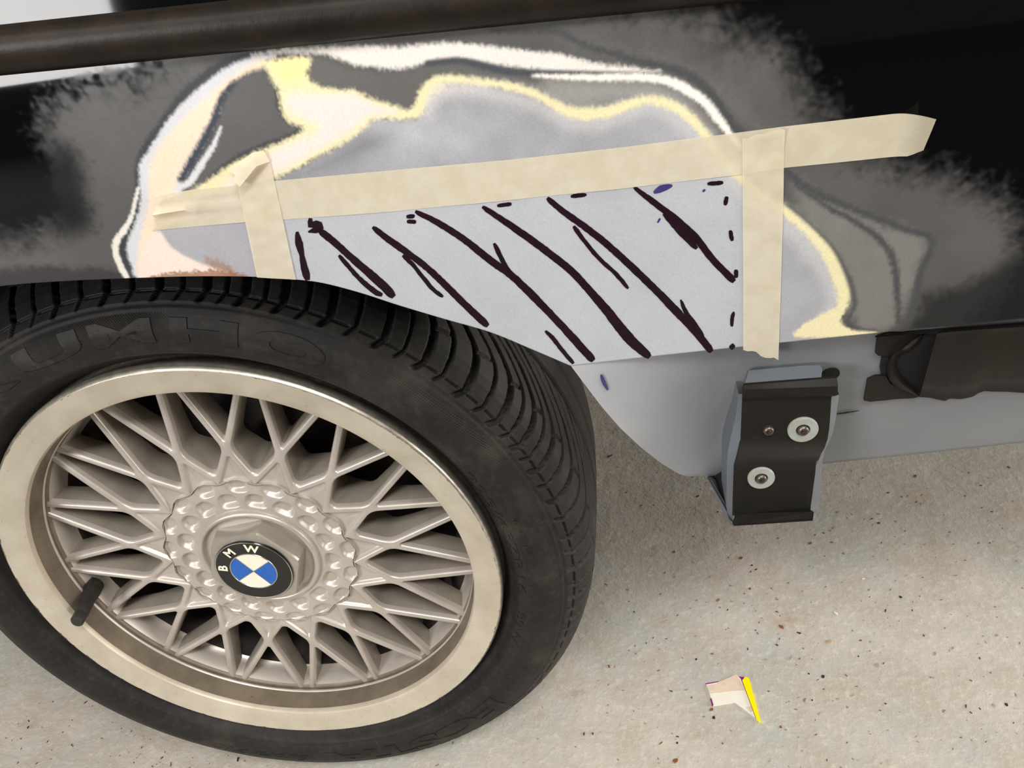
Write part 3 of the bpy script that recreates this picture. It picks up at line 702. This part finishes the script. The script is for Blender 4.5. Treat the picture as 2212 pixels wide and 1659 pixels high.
def body_panel():
    xs = np.r_[np.linspace(-.50, -.10, 30, endpoint=False), np.linspace(-.10, .665, 900, endpoint=False), np.linspace(.665, 1.1, 20)]
    vs = np.linspace(0, 1, 280)
    zb = z_bottom(xs); zt = z_trim(xs) + .012
    X = np.repeat(xs[:, None], len(vs), 1); Z = zb[:, None] + (zt - zb)[:, None] * vs[None]
    Y = y_panel(X, Z)
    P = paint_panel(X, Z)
    # folded lip along the arch and the sill seam
    fold = [(.0000, .0012, -.0006), (.0012, .0040, -.0012), (.0012, .0150, -.0010)]
    bx = X[:, 0]; lips = []
    for a, dy, dz in fold[::-1]: lips.append(np.stack([bx, Y[:, 0] + dy, Z[:, 0] + dz], -1))
    G = np.stack([X, Y, Z], -1); G = np.concatenate([np.stack(lips, 1), G], 1); nl = len(fold)
    C = P.c.reshape(X.shape + (3,)); Mt = P.m.reshape(X.shape)
    C = np.concatenate([np.repeat(C[:, :1], nl, 1), C], 1); Mt = np.concatenate([np.repeat(Mt[:, :1], nl, 1), Mt], 1)
    a, b = G.shape[:2]; I, J = np.meshgrid(np.arange(a - 1), np.arange(b - 1), indexing='ij')
    f = np.stack([I * b + J, (I + 1) * b + J, (I + 1) * b + J + 1, I * b + J + 1], -1).reshape(-1, 4)
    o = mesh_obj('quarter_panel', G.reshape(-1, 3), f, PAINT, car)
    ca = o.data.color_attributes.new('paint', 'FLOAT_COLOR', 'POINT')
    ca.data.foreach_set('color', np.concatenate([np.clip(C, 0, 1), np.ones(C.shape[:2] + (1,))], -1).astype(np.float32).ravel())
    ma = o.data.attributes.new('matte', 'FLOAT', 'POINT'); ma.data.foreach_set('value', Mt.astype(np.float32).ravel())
    o['label'] = 'black quarter panel sanded through to primer and filler'
    return o
panel = body_panel()

# marker strokes on the panel
def ribbon(pts, width, fy, lift, n=None, taper=True):
    n = n or max(8, int(np.linalg.norm(np.diff(np.asarray(pts, float), axis=0), axis=1).sum() / 6))
    c = smooth_pl(pts, n) if len(pts) > 2 else resample(pts, n); tg = np.gradient(c, axis=0); tg /= np.linalg.norm(tg, axis=1)[:, None] + 1e-9
    nn = np.stack([-tg[:, 1], tg[:, 0]], -1); u = np.linspace(0, 1, n)
    w_ = (np.interp(u, np.linspace(0, 1, len(width)), width) if np.ndim(width) else np.full(n, float(width))) * .5
    rs = random.Random(int(c[0, 0] * 7 + c[0, 1])); j = np.array([rs.uniform(-.5, .5) for _ in range(2 * n)]).reshape(2, n)
    if taper:
        e = np.minimum(np.arange(n), np.arange(n)[::-1]); w_ = w_ * np.where(e == 0, .55, np.where(e == 1, .88, 1))
    rows = []
    for k in np.linspace(-1, 1, 4):
        q = c + nn * (w_ * k + (j[0] if k < -.9 else j[1] if k > .9 else 0))[:, None]
        P = on_surf(q, fy); P[:, 1] -= lift; rows.append(P)
    return np.array(rows)
MARKS = [
 ([(642, 500), (645, 521), (650, 540), (656, 571), (665, 605)], [9, 17, 11, 16, 16], INK),
 ([(671, 471), (671, 486), (688, 482), (692, 492), (666, 501)], [12, 15, 12, 16, 6], INK),
 ([(690, 497), (726, 526), (760, 557), (798, 590), (826, 615), (851, 641)], [16, 15, 15, 17, 19, 18], INK),
 ([(732, 551), (751, 573), (776, 601), (809, 629), (826, 637)], [10, 9, 10, 12, 12], INK),
 ([(805, 490), (837, 515), (876, 543), (920, 576), (962, 615), (1004, 657), (1054, 704)], [11, 15, 14, 14, 15, 15, 16], INK),
 ([(870, 551), (893, 573), (918, 604), (937, 626), (957, 641)], [9, 9, 9, 9, 9], INK),
 ([(878, 468), (896, 466)], 9, INK), ([(879, 478), (899, 479)], 9, INK),
 ([(897, 456), (948, 482), (1004, 518), (1059, 562), (1099, 590), (1129, 617), (1179, 667), (1224, 715), (1282, 779)], [10, 14, 15, 16, 16, 17, 15, 17, 17], INK),
 ([(1067, 525), (1081, 553), (1096, 581), (1120, 608)], 10, INK),
 ([(1042, 446), (1087, 476), (1135, 509), (1188, 548), (1239, 590), (1308, 667), (1329, 694), (1364, 736), (1404, 771)], [10, 14, 16, 16, 16, 17, 21, 23, 17], INK),
 ([(1178, 714), (1194, 730), (1215, 757), (1239, 785)], 9, INK),
 ([(1182, 427), (1215, 455), (1269, 494), (1314, 530), (1373, 584), (1427, 637), (1490, 703), (1519, 736), (1537, 760)], [12, 14, 15, 15, 16, 16, 18, 16, 16], INK),
 ([(1239, 488), (1263, 521), (1293, 557), (1329, 590), (1357, 623)], [10, 9, 9, 9, 9], INK),
 ([(1470, 647), (1481, 673), (1502, 703), (1519, 730)], [7, 10, 11, 12], INK),
 ([(1369, 404), (1418, 441), (1460, 473), (1502, 512), (1537, 557), (1586, 608)], [9, 14, 15, 16, 15, 16], INK),
 ([(1433, 461), (1470, 498), (1505, 537)], [10, 18, 12], INK), ([(1590, 582), (1590, 600)], 9, INK),
 ([(1074, 444), (1105, 440)], 9, INK), ([(1233, 424), (1267, 420)], 9, INK), ([(1412, 416), (1432, 406), (1452, 400)], [10, 16, 8], INKB),
 ([(1528, 397), (1562, 394)], 9, INK), ([(1570, 424), (1566, 443)], 9, INK), ([(1578, 497), (1579, 508), (1582, 520)], 9, INK), ([(1585, 673), (1581, 690), (1581, 705)], [7, 9, 7], INK),
 ([(1577, 753), (1586, 744)], 11, INK), ([(1420, 481), (1426, 471)], 4, INKB), ([(1518, 414), (1523, 409)], 5, INKB)]
for pts, wd, m in MARKS:
    mb = MB(); mb.grid(ribbon(pts, wd, y_panel, .00025)); mb.build('marker_line', m, panel)

# black rubbing strip and the body above it
def along(xs, prof, base):
    return np.array([[(x, y, base(x) + dz) for y, dz in prof] for x in xs])
trim_prof = [(-.046, -.0022), (-.0545, -.0010), (-.0590, .0018), (-.0620, .0070), (-.0630, .0125), (-.0618, .0180), (-.0590, .0216), (-.0550, .0232), (-.044, .0235)]
mb = MB(); mb.grid(along(np.linspace(-.5, 1.1, 80), trim_prof, z_trim)); mb.build('rubbing_strip', TRIMM, car, angle=50)
up = [(-.0500, .018), (-.0492, .026), (-.0482, .034), (-.0470, .042), (-.0450, .054), (-.0415, .072), (-.0350, .100), (-.0240, .150), (.0000, .240), (.0300, .340)]
mb = MB(); mb.grid(along(np.linspace(-.5, 1.1, 40), up, z_trim)); mb.build('upper_body_panel', BODYBLK, car, angle=50)

# sill
def y_sill(x, z):
    s = sstep(.31, .42, x)
    return -.0460 + .009 * s + np.clip(.226 - z, -.02, .3) * (.20 + .06 * s)
SB_PX = [(1232, 790), (1262, 830), (1300, 880), (1340, 926), (1385, 968), (1430, 1003), (1465, 1024), (1485, 1031), (1535, 1030), (1640, 1018), (1780, 1003), (2000, 980), (2212, 957)]
SBP = on_surf(SB_PX, y_sill)
SBP = resample(SBP, 160)
def sill():
    n = 40; rows = []; X0 = SBP[0, 0]
    # columns run from the seam down to the lower edge; a column's foot follows the arch edge first
    cols = []
    xs = np.r_[SBP[:, 0], 1.1]; zb = np.r_[SBP[:, 2], SBP[-1, 2] + .006]
    for x, b in zip(xs, zb):
        top = float(z_bottom(np.array(x))) + .010 * float(sstep(.325, .345, x)) - .0002
        z = np.linspace(b, top, n); X = np.full(n, x); y = y_sill(X, z)
        cols.append(np.stack([X, y + .0006, z], -1))
    G = np.array(cols)
    lips = [G[:, 0] + np.array([0, .0015, -.0008]), G[:, 0] + np.array([0, .02, .001])]
    G = np.concatenate([np.stack(lips[::-1], 1), G], 1)
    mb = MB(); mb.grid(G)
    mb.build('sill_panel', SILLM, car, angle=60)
    return
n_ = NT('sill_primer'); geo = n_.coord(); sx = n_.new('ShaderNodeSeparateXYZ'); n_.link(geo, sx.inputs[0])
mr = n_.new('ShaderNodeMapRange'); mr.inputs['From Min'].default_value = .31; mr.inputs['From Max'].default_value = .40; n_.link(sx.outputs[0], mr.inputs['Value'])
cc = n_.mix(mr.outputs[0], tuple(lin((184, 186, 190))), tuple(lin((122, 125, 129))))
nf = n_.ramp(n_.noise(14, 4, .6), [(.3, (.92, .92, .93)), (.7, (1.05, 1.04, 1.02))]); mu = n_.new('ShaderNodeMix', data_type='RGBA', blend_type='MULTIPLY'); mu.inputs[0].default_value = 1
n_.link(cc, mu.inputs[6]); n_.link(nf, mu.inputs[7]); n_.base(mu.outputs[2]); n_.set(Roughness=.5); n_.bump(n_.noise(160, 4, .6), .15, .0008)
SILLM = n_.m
sill()
sillo = bpy.data.objects['sill_panel']
mb = MB(); mb.grid(ribbon([(1298, 808), (1306, 828), (1313, 842)], [6, 9, 5], y_sill, .0006)); mb.build('marker_line', INKB, sillo)

# underside of the car (keeps the ceiling light off the floor below) and wheel housing
mb = MB(); box(mb, .40, 1.1, .03, 1.55, .10, .13); box(mb, -1.2, -.40, .03, 1.55, .10, .13); box(mb, -.40, .40, .30, 1.55, .14, .17)
mb.build('floor_pan', UNDER, car, smooth=False)
mb = MB(); rows = []
for y in (-.010, .02, .08, .16, .24, .30):
    rows.append([(.352 * math.sin(a), y, .352 * math.cos(a)) for a in np.linspace(-1.40, .86, 60)])
mb.grid(np.array(rows)); r = .352
cap = [(r * math.sin(a), .30, r * math.cos(a)) for a in np.linspace(-1.40, .86, 60)]
mb.add(cap, [tuple(range(len(cap)))]); mb.build('wheel_housing', UNDER, car, angle=50)

# --- bracket on the sill
brk = empty('jacking_bracket', car)
BO, BS = np.array([1500., 720.]), 3.8575
def bp_(pts, ys):
    pts = np.asarray(pts, float) / BS + BO
    ys = np.broadcast_to(np.asarray(ys, float), (len(pts),))
    return np.array([at_y([q], y)[0] for q, y in zip(pts, ys)])
Lpx = [(415, 432), (402, 470), (402, 530), (398, 560), (392, 700), (388, 800), (384, 890), (372, 960), (352, 1040), (332, 1110), (328, 1200), (325, 1300), (322, 1400), (320, 1500), (318, 1520)]
Rpx = [(1190, 372), (1197, 440), (1190, 518), (1142, 528), (1132, 690), (1124, 790), (1110, 880), (1085, 955), (1048, 1020), (1014, 1080), (1006, 1180), (994, 1260), (984, 1340), (970, 1440), (968, 1470)]
Yb = [-.0500, -.0530, -.0520, -.0480, -.0480, -.0480, -.0482, -.0510, -.0545, -.0570, -.0575, -.0575, -.0575, -.0575, -.0575]
Lp, Rp = bp_(Lpx, Yb), bp_(Rpx, Yb)
G = np.array([[l + (r_ - l) * u for u in np.linspace(0, 1, 12)] for l, r_ in zip(Lp, Rp)])
mb = MB(); mb.grid(G); mb.grid(G + np.array([0, .0022, 0]), flip=True)
for e in (G[:, 0], G[:, -1]): mb.grid(np.stack([e, e + np.array([0, .0022, 0])], 1))
mb.grid(np.stack([G[0], G[0] + np.array([0, .0022, 0])], 1))
mb.build('bracket_plate', BLACKST, brk, angle=35)
mb = MB()
q = bp_([(345, 1510), (965, 1474), (995, 1492), (985, 1562), (330, 1606), (318, 1590)], [-.0580, -.0580, -.066, -.068, -.068, -.066]); mb.prism(q, (0, .002, -.001)); mb.build('bottom_lip', BLACKST, brk, smooth=False)
# grey backing channel: top tab, cheeks either side, foot flange
def ys_at(pts, d): P = on_surf(np.asarray(pts, float) / BS + BO, y_sill); return P + np.array([0, d, 0])
mb = MB()
top_in = ys_at([(447, 280), (900, 240), (1030, 236), (1056, 260)], -.004)
top_out = bp_([(418, 430), (870, 392), (1020, 380), (1056, 376)], -.049)
mb.grid(np.array([top_in, top_out])); mb.grid(np.array([top_in, top_in + np.array([0, .006, -.004])]))
mb.grid(np.array([[top_in[0], top_out[0]], [top_in[0] + np.array([0, .006, -.004]), top_out[0] + np.array([0, .014, -.012])]]))
mb.build('top_tab', PRIMER, brk, angle=25)
def cheek(outer, inner, yo, yi, back):
    n = 14; A = resample(bp_(outer, yo), n); B = resample(bp_(inner, yi), n)
    mb = MB(); mb.grid(np.array([A, B])); C = A.copy(); C[:, 1] = np.maximum(y_sill(C[:, 0], C[:, 2]), C[:, 1] + .004) ; C[:, 1] = np.minimum(C[:, 1], A[:, 1] + back)
    mb.grid(np.array([A, C])); mb.build('side_cheek', PRIMER, brk, angle=30)
cheek([(368, 505), (345, 690), (300, 880), (276, 1000), (270, 1100), (268, 1350), (266, 1480), (310, 1600)], [(402, 505), (395, 700), (388, 890), (340, 1100), (330, 1300), (326, 1450), (322, 1520), (326, 1604)], -.0425, -.0478, .03)
cheek([(1206, 512), (1200, 560), (1180, 700), (1150, 850), (1085, 980), (1062, 1100), (1054, 1300), (1028, 1470)], [(1140, 520), (1136, 560), (1128, 700), (1110, 880), (1045, 1030), (1008, 1130), (990, 1300), (960, 1476)], -.0425, -.0478, .012)
mb = MB(); q = bp_([(104, 1200), (150, 1228), (262, 1450), (268, 1480), (318, 1604), (296, 1598)], [-.004, -.004, -.030, -.040, -.052, -.052]); mb.prism(q, (.002, .004, -.002)); mb.build('foot_flange', PRIMER, brk, smooth=False)
mb = MB(); q = bp_([(112, 1198), (268, 1180), (268, 1440), (262, 1450), (150, 1230)], [.004, -.012, -.034, -.026, .002]); mb.prism(q, (.003, .012, 0)); mb.build('gap_shade', VOID, brk, smooth=False)  # black sheet standing in for the shade in the gap beside the flange
def washer(c, rx, y, bolt, with_washer=True):
    c = bp_([c], y)[0]; R_ = rx
    if with_washer:
        mb = MB(); mb.lathe([(R_, .0012), (R_, -.0002), (R_ * .97, -.0006), (bolt * 1.25, -.0006), (bolt * 1.1, .0002)], 48, cx=c[0], cz=c[2])
        for i in range(len(mb.v)): v = mb.v[i]; mb.v[i] = (v[0], v[1] + c[1], v[2])
        mb.build('washer', ZINC, brk, angle=40)
    mb = MB(); b = bolt
    prof = [(b, .001), (b, -.0006), (b * .95, -.0014), (b * .8, -.0021), (b * .55, -.0026), (b * .46, -.0026), (b * .44, -.0008), (.0001, -.0006)]
    mb.lathe(prof, 32, cx=c[0], cz=c[2])
    for i in range(len(mb.v)): v = mb.v[i]; mb.v[i] = (v[0], v[1] + c[1], v[2])
    mb.build('bolt', STEELB, brk, angle=35)
washer((905, 805), .0098, -.0492, .0038); washer((557, 1208), .0089, -.0587, .0036); washer((617, 808), .0098, -.0484, .0037, False)
# round hole in the sill
mb = MB(); c = ys_at([(1137, 338)], -.0004)[0]
rows = [[(c[0] + r_ * math.cos(a), float(y_sill(np.array(c[0] + r_ * math.cos(a)), np.array(c[2] + r_ * math.sin(a)))) - d, c[2] + r_ * math.sin(a)) for a in np.linspace(0, 2 * PI, 28, endpoint=False)] for r_, d in ((.0056, -.0005), (.0054, .0006), (.0050, .0004))]
mb.grid(np.array(rows), close_v=True); mb.add(rows[-1], [tuple(range(28))], 1); mb.build('drain_hole', [BARE, VOID], sillo, angle=40)

# --- bare steel channel at the right end of the sill
CO, CS = np.array([1840., 700.]), 5.946
def cs(pts, d):
    return on_surf(np.asarray(pts, float) / CS + CO, lambda x, z: y_sill(x, z) + d)
def plate(mb, pts, d, th, m=0): mb.prism(cs(pts, d), (0, th, 0), m)
chn = empty('steel_channel', sillo)
mb = MB()
barA = cs([(1095, 125), (1050, 300), (985, 500), (935, 680), (868, 935)], -.012)
rag = [(868, 938), (1000, 945), (1080, 965), (1200, 990), (1260, 955), (1390, 965), (1480, 950), (1560, 930), (1620, 890), (1700, 860), (1800, 868), (2000, 870), (2212, 885), (2700, 880), (3300, 860)]
topb = [(1095, 122), (1300, 100), (1700, 70), (2212, 38), (2700, 0), (3300, -60)]
n = 70; A = resample(np.asarray(topb, float), n); B = resample(np.asarray(rag, float), n)
rows = [cs(A + (B - A) * u, d) for u, d in ((-.03, .006), (0, -.010), (.12, -.0125), (.5, -.0132), (.80, -.0115), (.86, -.0070), (.93, -.0012), (1.0, -.0008))]
mb.grid(np.array(rows)); mb.build('channel_bar', BARE, chn, angle=50)
mb = MB()
plate(mb, [(870, 140), (1095, 122), (1050, 300), (985, 500), (935, 680), (868, 935), (700, 860), (560, 720), (545, 480), (640, 330)], .002 - .003, .001); mb.build('cavity', VOID, chn, smooth=False)
mb = MB()
out = smooth_pl([(900, 130), (760, 190), (620, 300), (490, 400), (440, 520), (440, 640), (480, 740), (580, 830), (700, 880), (860, 938)], 40); inn = smooth_pl([(905, 150), (860, 250), (770, 330), (640, 360), (580, 450), (562, 540), (600, 640), (680, 740), (770, 820), (858, 930)], 40)
rows = [cs(out, -.0002), cs(out * .7 + inn * .3, -.0052), cs(out * .35 + inn * .65, -.0066), cs(inn, -.0030), cs(inn, .0)]
mb.grid(np.array(rows)); mb.build('curved_end', BARE, chn, angle=50)
mb = MB(); plate(mb, [(460, 120), (330, 165), (306, 380), (345, 410), (490, 408), (640, 320), (880, 130)], -.0022, .002); mb.build('flange', BARE, chn, smooth=False)
mb = MB(); plate(mb, [(300, 672), (205, 715), (158, 985), (240, 1000), (310, 990), (390, 985), (560, 965), (780, 955), (860, 938), (640, 850), (490, 760), (440, 668)], -.0022, .002); mb.build('flange', BARE, chn, smooth=False)
mb = MB(); plate(mb, [(385, 410), (490, 410), (440, 520), (440, 668), (380, 665), (362, 560)], -.0010, .001); mb.build('slot', VOID, chn, smooth=False)
mb = MB(); mb.grid(np.array([cs([(300, 150), (700, 95), (1100, 60), (1700, 25), (2212, -20), (3300, -100)], -.0005), cs([(300, 170), (700, 135), (1100, 122), (1700, 72), (2212, 40), (3300, -58)], -.0030)])); mb.build('upper_lip', UNDER, chn)
mb = MB(); mb.grid(ribbon([(1806, 893), (1830, 890), (1855, 886)], [3.5, 2.5, 1.5], y_sill, .0004)); mb.build('scratch', VOID, sillo)

# ------------------------------------------------------------------ masking tape
def tape(name, eL, eR, lift, label, nl=90, nw=9, extra=None, torn=(True, True), seed=1):
    """eL/eR: the two long edges in photo points, laid on the panel."""
    rs = np.random.default_rng(seed)
    A = resample(np.asarray(eL, float), nl); B = resample(np.asarray(eR, float), nl)
    U = np.linspace(0, 1, nw); G = np.array([[a + (b - a) * u for u in U] for a, b in zip(A, B)])
    d0 = (A[1] - A[0]) / np.linalg.norm(A[1] - A[0])
    if torn[0]: G[0] -= d0 * rs.uniform(-3, 5, nw)[:, None]
    if torn[1]: G[-1] += d0 * rs.uniform(-3, 5, nw)[:, None]
    P = np.array([on_surf(r_, y_panel) for r_ in G])
    P[..., 1] -= lift + .00012 * np.sin(np.linspace(0, 40, nl))[:, None] * np.sin(np.linspace(0, 5, nw))[None]
    if extra is not None: P = extra(P)
    mb = MB(); mb.grid(P)
    o = mb.build(name, TAPE, None, angle=60); tag(o, label, 'tape', 'masking tape strips on the panel')
    return o
def curl(P):
    n = len(P)
    for i in range(n):
        u = (i / (n - 1) - .955) / .045
        if u > 0: P[i, :, 1] -= .010 * u * u * np.linspace(.5, 1.4, P.shape[1])[::-1]
        v = 1 - (i / (n - 1)) / .06
        if v > 0: P[i, :, 1] -= .003 * v * v * np.linspace(1, .1, P.shape[1])
        w2 = 1 - (i / (n - 1)) / .16
        if w2 > 0: P[i, 4, 1] -= .0022 * w2
    return P
tape('masking_tape', [(343, 420), (400, 411), (595, 390), (850, 367), (1106, 344), (1350, 317), (1601, 285), (1691, 273), (1951, 243), (2003, 238)],
     [(331, 497), (530, 479), (612, 474), (850, 456), (1106, 431), (1350, 406), (1601, 376), (1696, 362), (1900, 341), (1961, 335), (1988, 317)], .0004,
     'long masking tape strip laid along the panel above the marker hatching', 140, 9, curl, (True, False), seed=4)
def crown(P):
    for i in range(7): P[i, 4:, 1] -= .0022 * (1 - i / 7)
    return P
tape('masking_tape', [(1603, 302), (1604, 450), (1605, 600), (1605, 754)], [(1694, 274), (1692, 420), (1687, 600), (1681, 774)], .0008,
     'upright masking tape strip right of the marker hatching, hanging past the panel edge', 70, 9, crown, seed=9)
tl = tape('masking_tape', [(512, 385), (530, 475), (556, 598)], [(584, 348), (612, 474), (640, 603)], .0008,
     'short upright masking tape strip left of the marker hatching, crumpled at its top', 50, 9, None, (True, False), seed=13)
P0 = on_surf([(494, 361), (522, 345), (549, 325), (572, 322), (584, 347), (561, 351), (543, 374), (526, 394), (507, 385), (513, 373)], y_panel)
P0[:, 1] -= np.array([.003, .004, .0035, .0022, .0015, .0060, .0075, .0065, .0030, .0040])
mb = MB(); mb.add(P0, [(0, 1, 9), (1, 2, 5, 6, 9), (2, 3, 4, 5), (9, 6, 7, 8)]); fo = mb.build('folded_end', TAPE, tl, angle=25)
fo.location = (0, 0, 0)

# ------------------------------------------------------------------ things on the floor
FZ = -AXLE
def floor_pt(px): q = at_z([px], FZ)[0]; return q[0], q[1]
PO, PS = np.array([1500., 1440.]), 11.85
def fp(pts, h): P = at_z(np.asarray(pts, float) / PS + PO, FZ + h); P[:, 2] += AXLE; return P
CARD = simple('white_card', (240, 236, 222), .6, var=.03); CARDP = simple('pinkish_card', (226, 204, 184), .7, var=.08, scale=120); CARDY = simple('yellow_print', (250, 236, 0), .45, var=.02); CARDM = simple('purple_print', (142, 34, 122), .5, var=.1)
base = fp([(285, 430), (620, 372), (1060, 200), (1120, 255), (1250, 265), (1600, 1290), (1660, 1410), (1040, 910), (470, 1005)], 0)
sc = tag(empty('card_scrap', None, tuple(base.mean(0) * np.array([1, 1, 0]))), 'torn white card scrap with yellow strip lying on the floor', 'paper scrap')
def scrap_part(name, pts, h0, h1, m):
    P = fp(pts, h1); mb = MB(); P[:, 0] -= sc.location[0]; P[:, 1] -= sc.location[1]
    mb.prism([(*q[:2], h0) for q in P], (0, 0, h1 - h0)); return mb.build(name, m, sc, smooth=False)
scrap_part('card', [(305, 455), (600, 400), (1090, 215), (1190, 320), (1570, 1300), (1040, 912), (480, 1003), (400, 720)], .0002, .0012, CARD)
scrap_part('torn_layer', [(310, 480), (560, 440), (620, 400), (1060, 200), (1100, 215), (1280, 610), (1000, 625), (780, 650), (390, 700)], .0012, .0014, CARDP)
scrap_part('torn_layer', [(1310, 1050), (1440, 1008), (1500, 1140), (1440, 1175)], .0012, .0014, CARDP)
scrap_part('purple_edge', [(280, 430), (620, 372), (600, 402), (310, 462)], .0002, .0011, CARDM); scrap_part('purple_edge', [(405, 812), (440, 815), (490, 985), (455, 1000)], .0002, .0016, CARDM)
scrap_part('purple_edge', [(1120, 250), (1270, 265), (1230, 340), (1190, 320)], .0002, .0011, CARDM); scrap_part('purple_edge', [(1190, 320), (1230, 335), (1600, 1300), (1560, 1300)], .0010, .0013, CARDM)
scrap_part('yellow_strip', [(1225, 345), (1300, 265), (1370, 270), (1400, 300), (1695, 1390), (1670, 1405), (1590, 1330)], .0002, .0026, CARDY)

FLK = {'rust': simple('rust_flake', (134, 84, 48), .7, var=.3, scale=200), 'dark': simple('dark_crumb', (46, 42, 38), .7, var=.3, scale=200), 'tan': simple('tan_crumb', (176, 150, 120), .7, var=.2, scale=200), 'cream': simple('cream_chip', (232, 222, 202), .6, var=.05)}
rnd = random.Random(21)
protos = {}
for kind in FLK:
    protos[kind] = []
    for v_ in range(5):
        n = rnd.randint(6, 9); el = rnd.uniform(.28, .8); pts = []
        for i in range(n):
            a = 2 * PI * i / n; r_ = rnd.uniform(.38, 1.0); pts.append((r_ * math.cos(a), r_ * el * math.sin(a)))
        h = .28; top = [(x * .8, y * .8, h * rnd.uniform(.7, 1.1)) for x, y in pts]
        me = bpy.data.meshes.new(kind + '_flake')
        me.from_pydata([(x, y, 0) for x, y in pts] + top, [], [tuple(range(n - 1, -1, -1)), tuple(range(n, 2 * n))] + [(i, (i + 1) % n, (i + 1) % n + n, i + n) for i in range(n)])
        me.materials.append(FLK[kind]); protos[kind].append(me)
LBL = {'rust': ('rust_flake', 'small rust-brown flake lying loose on the concrete floor', 'flake', 'rust-brown flakes on the floor'), 'dark': ('grit_crumb', 'tiny dark crumb of grit lying on the concrete floor', 'grit', 'dark crumbs on the floor'),
       'tan': ('paint_crumb', 'tiny tan crumb lying on the concrete floor', 'crumb', 'tan crumbs on the floor'), 'cream': ('paint_chip', 'pale cream paint chip on the floor near the card scrap', 'chip', 'cream chips on the floor')}
def flake(kind, px, size, label=None):
    x, y = floor_pt(px); nm, lb, ct, gp = LBL[kind]
    o = bpy.data.objects.new(nm, rnd.choice(protos[kind])); COL.objects.link(o); o.location = (x, y, 0.0002); o.rotation_euler = (0, 0, rnd.uniform(0, 6.28)); o.scale = (size, size, size * .6)
    tag(o, label or lb, ct, gp); return o
FO, FS = np.array([1250., 1150.]), 2.2994
def f8(x, y): return (x / FS + FO[0], y / FS + FO[1])
for kind, lst in {'rust': [(1150, 55, 6), (805, 128, 7), (745, 127, 4), (850, 280, 5), (665, 605, 6), (150, 665, 7), (660, 880, 6), (1180, 1005, 4), (480, 1135, 8), (1900, 1020, 3.5), (1400, 537, 4), (1330, 712, 4.5), (1515, 650, 4.5), (475, 97, 5), (1803, 335, 4.5), (945, 790, 4), (2190, 550, 3.5), (1080, 880, 3.5)],
                  'dark': [(160, 42, 3), (430, 200, 4), (490, 413, 4), (250, 343, 2.5), (370, 525, 3), (435, 530, 3.5), (585, 630, 4), (395, 688, 4), (670, 922, 5.5), (460, 790, 5), (1095, 500, 6), (985, 560, 4.5), (1040, 252, 3.5), (985, 395, 4), (27, 1003, 6), (70, 1000, 4), (490, 1015, 4), (275, 395, 5), (560, 820, 4), (840, 580, 4), (880, 185, 4), (860, 165, 4), (740, 385, 4), (1525, 388, 6), (1215, 715, 6), (1160, 833, 3), (330, 950, 2.5), (250, 588, 2.5)],
                  'tan': [(1360, 812, 8), (1055, 625, 8), (1240, 545, 9), (1630, 215, 5), (1720, 60, 5), (2080, 512, 5), (1860, 575, 6), (1480, 660, 8), (2060, 860, 6), (1000, 30, 4)], 'cream': []}.items():
    for x, y, s_ in lst: flake(kind, f8(x, y), s_ * .00058)
flake('rust', f8(1005, 468), .0052, 'largest brown flake on the floor, above and right of the card scrap')
flake('cream', f8(1415, 230), .0035, 'short white paint chip on the floor below the sill bracket')
flake('cream', f8(1280, 402), .0045, 'pointed cream paint chip standing out right of the brown flake')
for x, y, kind, s_, lb in ((186, 1517, 'rust', .0042, 'orange rust flake on the floor touching the tyre at lower left'), (370, 1652, 'rust', .0032, None), (155, 1610, 'rust', .0025, None), (1683, 1028, 'rust', .0040, None), (1978, 1028, 'rust', .005, None), (2180, 1010, 'rust', .0035, None), (1508, 1072, 'dark', .0035, None), (62, 1558, 'dark', .003, None), (103, 1602, 'dark', .0022, None), (350, 1637, 'dark', .0025, None), (514, 1640, 'dark', .004, None), (1320, 985, 'dark', .006, None)):
    flake(kind, (x, y), s_, lb)
k = 0
while k < 165:
    x, y = rnd.uniform(1290, 2205), rnd.uniform(985, 1655)
    if y < 1120 - (x - 1290) * .1 and x > 1520 and y < 1010: continue
    if 1510 < x < 1665 and 1440 < y < 1575: continue
    if x < 1330 and 1000 < y < 1300: continue
    if 1570 < x < 1800 and y < 1150: continue
    kind = rnd.choice(['rust', 'dark', 'dark', 'tan']); flake(kind, (x, y), rnd.choice((1, 1, 1, 1.5)) * rnd.uniform(.0010, .0024)); k += 1
for _ in range(30):
    x = rnd.uniform(5, 480); y0 = 1400 + .45 * x; flake(rnd.choice(['dark', 'dark', 'rust']), (x, rnd.uniform(y0 + 40, 1656) if y0 + 40 < 1650 else 1655), rnd.uniform(.0010, .0024))
